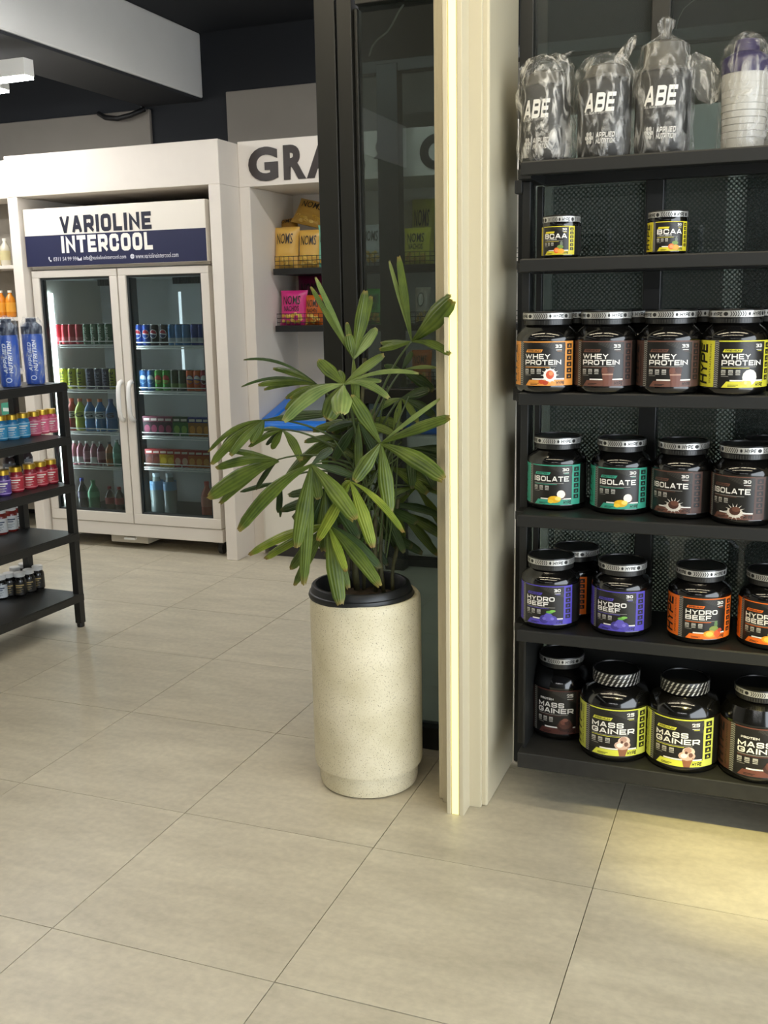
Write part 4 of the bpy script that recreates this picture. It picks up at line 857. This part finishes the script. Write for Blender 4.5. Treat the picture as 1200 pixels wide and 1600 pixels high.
JK = {
 'whey_caramel': lambda: jar('protein_jar', .083, .212, .020, .136, .034, '#dd9440', '#dd9440', 'PREMIUM', (('WHEY',.22),('PROTEIN',.58)), '33', p_caramel),
 'whey_choc': lambda: jar('protein_jar', .083, .212, .020, .136, .034, BRN, BRN2, 'PREMIUM', (('WHEY',.22),('PROTEIN',.58)), '33', p_choc),
 'whey_van': lambda: jar('protein_jar', .083, .212, .020, .136, .034, '#d8d33c', '#d8d33c', 'PREMIUM', (('WHEY',.22),('PROTEIN',.58)), '33', p_vanilla),
 'iso_teal': lambda: jar('protein_jar', .083, .205, .018, .130, .034, '#3ca58b', '#3ca58b', 'PROTEIN', (('ISOLATE',.60),), '30', p_coco),
 'iso_choc': lambda: jar('protein_jar', .083, .205, .018, .130, .034, BRN, BRN2, 'PREMIUM', (('ISOLATE',.60),), '30', p_splash),
 'hyd_purple': lambda: jar('protein_jar', .083, .203, .018, .130, .034, '#5247b4', '#5247b4', 'PREMIUM', (('HYDRO',.40),('BEEF',.20)), '30', p_berry),
 'hyd_orange': lambda: jar('protein_jar', .083, .203, .018, .130, .034, '#e8701c', '#e8701c', 'PREMIUM', (('HYDRO',.40),('BEEF',.20)), '30', p_fruit),
 'mass_yellow': lambda: jar('mass_gainer_tub', .100, .250, .022, .160, .036, '#d3d548', '#c5cb58', 'PREMIUM', (('MASS',.30),('GAINER',.62)), '25', p_cone, lid='diag'),
 'mass_brown': lambda: jar('mass_gainer_tub', .100, .252, .022, .160, .034, '#6b3f34', '#55352c', 'PROTEIN', (('MASS',.30),('GAINER',.62)), '25', p_brownie, tagfill=False),
 'mass_small': lambda: jar('mass_gainer_tub', .088, .250, .022, .158, .034, '#553029', '#3f2a25', 'PROTEIN', (('MASS',.30),('GAINER',.62)), '25', p_brownie, tagfill=False),
 'bcaa': lambda: jar('amino_tub', .0505, .108, .008, .080, .022, '#d9cb2c', '#d9cb2c', '', (('BCAA',.62),), '30', p_orange, lr=.0492),
}
_J = {}
def place_jar(kind, x, y, shelf, rz, label, group):
    z = RZ[shelf]
    if kind not in _J:
        o = JK[kind](); o.location = (x, y, z); o.rotation_euler.z = rz; o['label'] = label; o['group'] = group; _J[kind] = o
    else: copy_tree(_J[kind], (x, y, z), rz, label, group)
def jx(px, y, shelf): return at(px, {'whey':560,'iso':755,'hyd':940,'box':1120,'bcaa':365}[shelf], y=y).x
G = 'whey protein jars'
for kind, px, y, rz, lab in (
 ('whey_caramel',855,.992,.08,'black whey protein jar with caramel orange label, leftmost on its shelf'),
 ('whey_choc',946,1.0,.02,'black whey protein jar with brown label beside the caramel orange one'),
 ('whey_choc',1046,1.0,.08,'black whey protein jar with brown label beside the yellow one'),
 ('whey_van',1147,1.0,.30,'black whey protein jar with bright yellow label and vanilla scoop'),
 ('whey_caramel',900,1.145,-.6,'whey jar mostly hidden behind the two leftmost whey jars'),
 ('whey_choc',993,1.145,-.3,'whey jar mostly hidden behind the two brown whey jars'),
 ('whey_van',1100,1.145,-.2,'whey jar in the back row between brown and yellow whey jars'),
 ('whey_van',1196,1.145,-.2,'whey jar in the back row at the right picture edge')):
    place_jar(kind, jx(px, y, 'whey'), y, 'whey', rz, lab, G)
G = 'isolate jars'
for kind, px, y, rz, lab in (
 ('iso_teal',870,1.085,0,'black isolate jar with teal label and coconut, leftmost'),
 ('iso_teal',970,1.075,.03,'black isolate jar with teal label and coconut, second from left'),
 ('iso_choc',1066,1.06,-.33,'black isolate jar with brown label beside the teal ones'),
 ('iso_choc',1163,1.02,-.38,'black isolate jar with brown label nearest the right picture edge'),
 ('iso_choc',1172,1.147,-.2,'isolate jar showing only its lid behind the rightmost brown one')):
    place_jar(kind, jx(px, y, 'iso')+(.045 if y > 1.14 else 0), y+(.003 if y > 1.14 else 0), 'iso', rz, lab, G)
G = 'hydro beef jars'
for kind, px, y, rz, lab in (
 ('hyd_purple',860,1.03,-.06,'black hydro beef jar with purple label, leftmost on its shelf'),
 ('hyd_purple',971,1.03,-.10,'black hydro beef jar with purple label, right of the other purple one'),
 ('hyd_orange',1093,1.03,.25,'black hydro beef jar with orange label, whole in view'),
 ('hyd_orange',1205,1.035,-.2,'black hydro beef jar with orange label cut by right picture edge'),
 ('hyd_orange',899,1.150,-.5,'hydro beef jar with orange icons behind the leftmost purple one')):
    place_jar(kind, jx(px, y, 'hyd'), y, 'hyd', rz, lab, G)
G = 'mass gainer tubs'
for kind, px, y, rz, lab in (
 ('mass_small',876,1.13,0,'dark brown mass gainer tub set back at the left of bottom shelf'),
 ('mass_yellow',961,1.045,.08,'mass gainer tub with yellow label, left one of two with patterned lids'),
 ('mass_yellow',1068,1.036,-.08,'mass gainer tub with yellow label, right one of two with patterned lids'),
 ('mass_brown',1185,1.036,.12,'mass gainer tub with brown label cut by the right picture edge')):
    place_jar(kind, jx(px, y, 'box'), y, 'box', rz, lab, G)
for px, y, rz, lab in ((877,1.0,-.13,'small amino tub with yellow label on the left of its shelf'),(1043,1.0,.2,'small amino tub with yellow label right of the other small one')):
    place_jar('bcaa', jx(px, y, 'bcaa'), y, 'bcaa', rz, lab, 'amino tubs')

# shakers wrapped in clear bags on the rack's top board
GRY = mat('charcoal_shaker', '#232423', .5); GRYC = mat('grey_cap', '#55534d', .5)
def abe(px, y, lab, W, Hb, capH, bag, rz, film, seed, wide=1.0):
    x = at(px, 160, y=y).x; t = thing('bagged_shaker', lab, 'shaker', (x, y, RZ['top']), rz, 'shakers in clear bags')
    r = W/2
    MB().lathe([(r*.88,0.002),(r*.97,.012),(r,.03),(r,Hb-.02),(r*.97,Hb-.006),(r*.86,Hb)], n=40, sq=2.6).build('body', GRY, t, smooth=50)
    MB().lathe([(r*.84,Hb),(r*.84,Hb+.008),(r*.76,Hb+.014),(r*.72,Hb+capH),(r*.58,Hb+capH+.006)], n=32).build('cap', GRYC, t, smooth=40)
    R = r*1.05
    pr = Print().block('ABE', -.66, .57, .48, .80, '#e4e2dc', 2, .22, shear=.25, wid=.95).text('ALL BLACK EVERYTHING', -.64, .545, .36, .575, '#c4c2bc', 2, .01).block('APPLIED', -.22, .26, .46, .325, '#cfcdc7', 2, .24, shear=.25, wid=.9).block('NUTRITION', -.22, .185, .46, .25, '#cfcdc7', 2, .24, shear=.25, wid=.9)
    for a in range(6): pr.disc(-.46+.10*math.cos(a*PI/3), .26+.055*math.sin(a*PI/3), .05, .028, '#b4b2ac', 2, 7)
    pr.text('AN', -.53, .235, -.39, .285, '#e4e2dc', 4, .02)
    pr.rect(-.31, .19, -.30, .325, '#cfcdc7', 2)
    sq = lambda u: r/((abs(math.sin(u))**2.6+abs(math.cos(u))**2.6)**(1/2.6))
    pr.build('print', lambda u, v, L: ((sq(u)+.0012+.0004*L)*math.sin(u), -(sq(u)+.0012+.0004*L)*math.cos(u), v*Hb), t, cut=.1)
    film_bag(t, bag, amp=.009, seed=seed, m=film)
    return t
h1 = .16
t1 = abe(853,1.06,'bagged charcoal shaker, leftmost on the rack top, wrapped in milky film',.124,.20,.03,[(.062,.001),(.076,.015),(.079,.05),(.074,.12),(.075,.2),(.068,.245),(.048,.268),(.02,.278)],-.10,FILM2,3.1)
t2 = abe(945,1.05,'bagged charcoal shaker second from left with film flap pointing right',.136,.20,.03,[(.070,.001),(.076,.02),(.076,.1),(.075,.195),(.068,.225),(.05,.25),(.03,.262)],.08,FILM,7.7)
t3 = abe(1036,1.05,'tallest bagged charcoal shaker with twisted film knot on top',.138,.205,.065,[(.070,.001),(.077,.02),(.078,.1),(.076,.2),(.062,.235),(.056,.27),(.03,.285),(.012,.295),(.018,.31),(.02,.325),(.006,.335)],.12,FILM,12.3)
def flap(t, pts, m, seed):      # loose sheet of film: a closed, crumpled pouch with thickness
    vs = []; fs = []; n = len(pts); k = 7
    for s in (-1, 1):
        for i, (x, z, w) in enumerate(pts):
            for j in range(k):
                u = -1+2*j/(k-1); q = .010*noise.noise(Vector((x*55+seed, z*55, j*.9)))
                vs.append((x+u*w*.5, s*.006*(1-u*u)+q-.01, z+u*w*.25))
    for s in (0, 1):
        for i in range(n-1):
            for j in range(k-1): a = s*n*k+i*k+j; fs.append((a, a+1, a+k+1, a+k))
    MB().add(vs, fs, None).build('film_flap', m, t, smooth=40)
flap(t2, [(.0,.20,.09),(.02,.235,.085),(.045,.262,.06),(.062,.29,.03),(.068,.30,.008)], FILM2, 2)
flap(t3, [(.06,.24,.03),(.085,.22,.05),(.10,.185,.065),(.115,.15,.06),(.122,.125,.02)], FILM2, 5)
flap(t1, [(.03,.262,.05),(.052,.268,.045),(.068,.275,.015)], FILM2, 9)
# clear shakers with purple lids
PUR = mat('purple_lid', '#282050', .35); CLR = mat('frosted_shaker', '#b9b8b2', .35, coat=.3)
for px, y, lab in ((1163,1.05,'clear shaker with purple lid in a bag on the rack top'),(1222,1.11,'bagged shaker cut by the right picture edge on the rack top')):
    x = at(px, 160, y=y).x; t = thing('bagged_shaker', lab, 'shaker', (x, y, RZ['top']), .2, 'shakers in clear bags'); r = .056
    MB().lathe([(r*.86,.002),(r*.9,.01),(r*.98,.12),(r,.185)], n=32).build('body', CLR, t, smooth=50)
    MB().lathe([(r*1.03,.183),(r*1.03,.21),(r*.95,.222),(r*.55,.235),(r*.5,.262),(r*.2,.268),(0,.268)], n=32).build('lid', PUR, t, smooth=40)
    mb = MB()
    for k in range(9): mb.lathe([(r*.95+.0006,.03+.016*k),(r*.95+.0012+.0002*k,.0312+.016*k)], n=32, cap=False)
    mb.build('measure_marks', mat('mark_grey', '#8a8984', .5), t, fix=False)
    film_bag(t, [(r*.95,.001),(r*1.08,.015),(r*1.1,.1),(r*1.1,.2),(r*.95,.245),(r*.5,.272),(r*.15,.283)], amp=.005, seed=px*.37, m=FILM)

# loose white cable behind the glazing, its reflection built as a second tube
CBL = mat('white_cable', '#e6e2d2', .4)
for pts, lab in (([(577,88),(582,72),(590,62),(605,50),(613,38),(622,20),(630,8),(640,-20)],'loose white cable hanging behind the upper glass pane'),([(1056,46),(1060,30),(1068,14),(1082,2),(1100,-10)],'white cable reflection built as a thin tube above the shakers')):
    o = MB().tube([at(a, b, y=1.45) for a, b in pts], .0028 if pts[0][0] < 700 else .0012, n=6).build('cable_and_reflection', CBL, smooth=True); tag(o, lab, 'cable')

# ================================================================== planter and palm
PC = Vector((.433, .991, 0))
pl = thing('planter', 'tall cream terrazzo cylinder planter on the tiled floor', 'planter', PC)
MB().lathe([(.138,0),(.150,.006),(.154,.02),(.154,.062),(.155,.066),(.167,.072),(.169,.082),(.169,.585),(.167,.600),(.160,.608),(.150,.606),(.147,.59),(.147,.45),(0,.45)], n=72).build('shell', terrazzo_mat(), pl, smooth=35)
NP = Vector((PC.x-.012, PC.y-.004, .45))
npot = thing('nursery_pot', 'black plastic nursery pot set inside the cream planter', 'pot', NP)
BP = mat('black_pot_plastic', '#17191b', .4)
MB().lathe([(.10,.001),(.11,.003),(.138,.14),(.1385,.150),(.158,.152),(.160,.158),(.157,.168),(.153,.170),(.150,.186),(.146,.190),(.138,.190),(.134,.185),(.128,.12),(.10,.012)], n=64, cap=False).build('wall', BP, npot, smooth=40)
mb = MB(); vs = [(0,0,.135)]; fs = []; n = 40
for i in range(1, 9):
    for k in range(n):
        a = 2*PI*k/n; r = .128*i/8; vs.append((r*math.sin(a), -r*math.cos(a), .138+.012*noise.noise(Vector((r*30*math.sin(a), r*30*math.cos(a), 3)))))
for k in range(n): fs.append((0, 1+k, 1+(k+1) % n))
for i in range(7):
    for k in range(n): fs.append((1+i*n+k, 1+(i+1)*n+k, 1+(i+1)*n+(k+1) % n, 1+i*n+(k+1) % n))
mb.add(vs, fs, None).build('soil', mat('soil', '#4a3b28', .95, noise_amt=.5, nscale=60, bump=1), npot, smooth=True)

PALM = thing('palm_plant', 'green lady palm with drooping fan leaves growing in the cream planter', 'plant', (NP.x, NP.y, .58))
PO = Vector(PALM.location)
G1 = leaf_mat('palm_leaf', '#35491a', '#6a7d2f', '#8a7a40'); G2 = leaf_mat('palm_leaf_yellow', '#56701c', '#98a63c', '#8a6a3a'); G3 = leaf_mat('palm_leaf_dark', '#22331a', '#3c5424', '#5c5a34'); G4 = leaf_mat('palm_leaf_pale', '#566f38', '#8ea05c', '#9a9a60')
STEM = mat('palm_stem', '#4c4a2c', .7, noise_amt=.4, nscale=50); PET = mat('palm_petiole', '#41502a', .5)
def leaflet(par, p0, p1, wid, droop, m, face=None, blunt=.66, seed=0):
    """pleated strap leaf from p0 to p1; droop lifts the middle above the chord."""
    p0, p1 = Vector(p0)-PO, Vector(p1)-PO; ch = p1-p0; mid = (p0+p1)/2 + Vector((0,0,1))*droop*ch.length
    N, K = 11, 6; vs = []; fs = []; uvs = []
    view = (CAM-PO-(p0+p1)/2).normalized(); nrm = face or (view*1.15+Vector((0,0,.5))).normalized()
    for i in range(N+1):
        s = i/N; p = p0*(1-s)**2+mid*2*s*(1-s)+p1*s*s; t = ((mid-p0)*(1-s)+(p1-mid)*s).normalized()
        side = t.cross(nrm); side = side.normalized() if side.length > .05 else Vector((1,0,0)); up = side.cross(t).normalized()
        wv = min(1, .16+1.6*s) if s < .5 else 1.0
        if s > .6: wv = 1-(1-blunt)*((s-.6)/.4)**1.3
        if i == N: wv = blunt*.55
        wv *= wid/2
        for j in range(K+1):
            u = -1+2*j/K; pleat = (.10 if j % 2 else -.06)*wid; fold = -.16*wid*abs(u)
            jag = (random.uniform(-.018,.010)*ch.length) if i == N else 0
            vs.append(p+side*u*wv+up*(pleat*.5+fold)+t*jag); uvs.append((j/K, s))
    for i in range(N):
        for j in range(K): a = i*(K+1)+j; fs.append((a, a+1, a+K+2, a+K+1))
    mb = MB().add(vs, fs, None); me = mb.mesh('leaflet', m, True, fix=False)
    ul = me.uv_layers.new(name='UVMap')
    for lp in me.loops: ul.data[lp.index].uv = uvs[lp.vertex_index]
    return link('leaflet', me, par)
S = 1/545.
def frond(hub, hy, root, leaves, m=G1, pr=.0035):
    """hub pixel at depth hy; root = (pixel, depth) where the stalk leaves the crown; leaves: (px, py, dy, width px, droop[, material])."""
    h = at(hub[0], hub[1], y=hy); rt = at(root[0], root[1], y=root[2])
    mid = (h+rt)/2+Vector((0,0,.18*(h-rt).length)); pts = [rt*(1-s)**2+mid*2*s*(1-s)+h*s*s for s in [k/8 for k in range(9)]]
    f = MB().tube([p-PO for p in pts], [pr*(1.2-.5*k/8) for k in range(9)], n=6).build('frond', PET, PALM, smooth=True)
    for L in leaves:
        px, py, dy, wd, dr = L[:5]; leaflet(f, h, at(px, py, y=hy+dy), wd*S*1.17, dr, L[5] if len(L) > 5 else m)
CR = (562, 720, .99)
frond((537,600),.86,(562,715,.98),[(532,645,-.10,27,.12,G4),(442,658,-.06,19,.25,G4),(497,561,.04,18,.02),(654,583,-.02,7,.16,G4),(608,622,-.06,11,.25,G4),(596,595,0,8,.1,G4),(600,553,.06,13,.05),(530,578,.05,12,.02),(510,655,-.03,28,.05),(452,622,.02,10,.12)])
frond((595,692),.84,(570,740,.97),[(703,651,-.05,16,.04),(694,748,-.06,24,.12),(609,802,-.03,20,.08),(553,752,-.05,20,.06),(549,617,.0,19,.02),(687,623,.03,7,.03,G4)])
frond((487,725),.80,(552,735,.96),[(371,830,-.03,20,.18),(463,857,-.03,20,.06),(556,812,-.06,23,.10),(498,781,.02,18,.05),(474,914,.0,18,.06),(520,700,.04,12,.1,G3),(556,745,.05,12,.1,G3)])
frond((548,752),.80,(562,780,.96),[(583,856,-.03,18,.12,G2),(631,832,-.04,10,.2,G2),(495,845,.0,16,.02,G2),(533,762,.02,12,.1,G2)])
frond((512,818),.84,(556,800,.97),[(594,915,-.06,19,.10),(541,893,-.07,12,.06,G2),(532,945,-.05,23,.04),(595,888,.02,17,.12,G3),(388,866,.03,14,.10,G2),(412,873,.05,14,.05,G2),(452,890,.04,17,.04),(459,915,.05,13,.03),(545,920,-.02,13,.05)])
frond((497,601),.98,(560,700,1.0),[(380,562,.0,5,.22,G3),(426,575,.02,9,.10),(377,604,-.03,5,.2,G3),(402,601,.0,10,.1),(412,608,.03,9,.12),(445,640,.02,13,.1,G2),(446,622,-.02,10,.1)])
frond((412,656),.95,(548,700,1.0),[(325,706,.0,8,.22),(329,726,-.03,15,.16),(359,712,-.05,13,.12),(392,692,-.02,12,.06),(400,688,.02,12,.05),(512,645,.03,15,.03,G3),(345,700,.04,10,.2)])
frond((441,671),.98,(552,722,.99),[(471,720,-.05,13,.25),(424,702,.0,11,.05),(388,698,.0,9,.1),(410,680,.03,9,.05),(415,695,.03,8,.05,G3),(406,672,.04,8,.1)])
frond((434,718),.92,(550,725,.98),[(336,731,-.01,15,.12),(354,702,.02,10,.03),(324,777,-.04,26,.1),(342,787,.02,13,.1),(350,750,.03,8,.1),(365,742,.05,8,.1,G3),(399,765,.06,9,.1,G3)])
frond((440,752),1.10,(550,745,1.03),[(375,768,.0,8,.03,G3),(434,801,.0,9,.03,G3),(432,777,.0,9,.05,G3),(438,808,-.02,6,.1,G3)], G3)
frond((552,560),.93,(562,690,1.0),[(493,433,.04,8,.0,G4),(486,448,.02,8,.0),(542,503,.03,9,.0),(545,522,.0,15,.02),(571,453,.03,15,.0),(580,462,.06,12,.0),(588,512,.06,15,.0,G4),(557,640,-.05,12,.1)])
frond((643,533),.92,(570,680,1.0),[(704,466,-.10,30,.02),(704,553,-.08,12,.16),(623,400,.02,11,.0),(608,407,.04,6,.02,G4),(592,545,.03,11,.0),(594,535,.06,9,.0)])
frond((628,578),1.06,(572,690,1.02),[(682,574,.02,6,.1,G4),(644,549,.02,9,.05),(678,610,.02,17,.1,G3),(600,570,.02,9,.03),(660,600,.03,12,.1,G3)],G3)
frond((627,622),1.02,(574,715,1.0),[(617,673,-.03,10,.15),(653,660,-.02,10,.2),(671,608,.03,15,.05,G3),(680,650,.02,14,.15,G3),(590,640,.02,10,.15,G4)])
frond((508,762),.90,(556,770,.97),[(478,836,-.02,17,.06,G3),(505,862,-.02,18,.05),(524,850,.0,16,.06,G3),(560,842,-.02,18,.08,G3),(545,800,.02,14,.08),(470,800,.03,12,.1,G3)])
frond((560,660),.95,(565,730,.99),[(520,720,.0,15,.1,G3),(598,730,.0,14,.1,G3),(560,740,-.03,12,.1),(620,680,.02,12,.12),(510,672,.03,12,.12,G3)])
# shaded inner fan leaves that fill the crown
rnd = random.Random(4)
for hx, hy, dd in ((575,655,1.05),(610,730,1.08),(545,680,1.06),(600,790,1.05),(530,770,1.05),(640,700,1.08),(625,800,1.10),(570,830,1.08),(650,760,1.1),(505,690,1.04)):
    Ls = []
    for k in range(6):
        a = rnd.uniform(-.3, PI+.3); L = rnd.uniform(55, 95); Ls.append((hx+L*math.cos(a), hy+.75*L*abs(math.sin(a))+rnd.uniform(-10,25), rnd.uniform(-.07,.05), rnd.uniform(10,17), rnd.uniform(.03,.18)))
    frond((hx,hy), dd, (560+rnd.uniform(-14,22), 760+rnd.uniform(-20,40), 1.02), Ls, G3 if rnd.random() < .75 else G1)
# stems and stalks
for bx, by, tx, ty, ty_d, r in ((556,905,560,690,.99,.010),(585,900,592,700,1.0,.008),(600,895,585,640,1.03,.007),(540,905,545,730,.97,.007),(612,890,625,780,1.05,.006),(525,908,518,800,.96,.006),(570,898,566,560,1.02,.006)):
    a = at(bx, by, z=.59); a.y = min(max(a.y,.92),1.06); a = at(bx, by, y=a.y); a.z = .592; b = at(tx, ty, y=ty_d)
    pts = [a.lerp(b, s)+Vector((.006*math.sin(9*s+bx), .006*math.cos(7*s+by), 0)) for s in [k/10 for k in range(11)]]
    MB().tube([p-PO for p in pts], [r*(1+.18*math.sin(k*2.1)) for k in range(11)], n=8).build('stem', STEM, PALM, smooth=True)
for k in range(26):
    a = at(rnd.uniform(530,610), rnd.uniform(745,880), y=rnd.uniform(.94,1.05)); b = at(rnd.uniform(520,640), rnd.uniform(600,720), y=rnd.uniform(.92,1.06))
    MB().tube([a-PO, a.lerp(b,.5)-PO+Vector((.012,0,.02)), b-PO], .0022, n=5).build('stalk', PET, PALM)
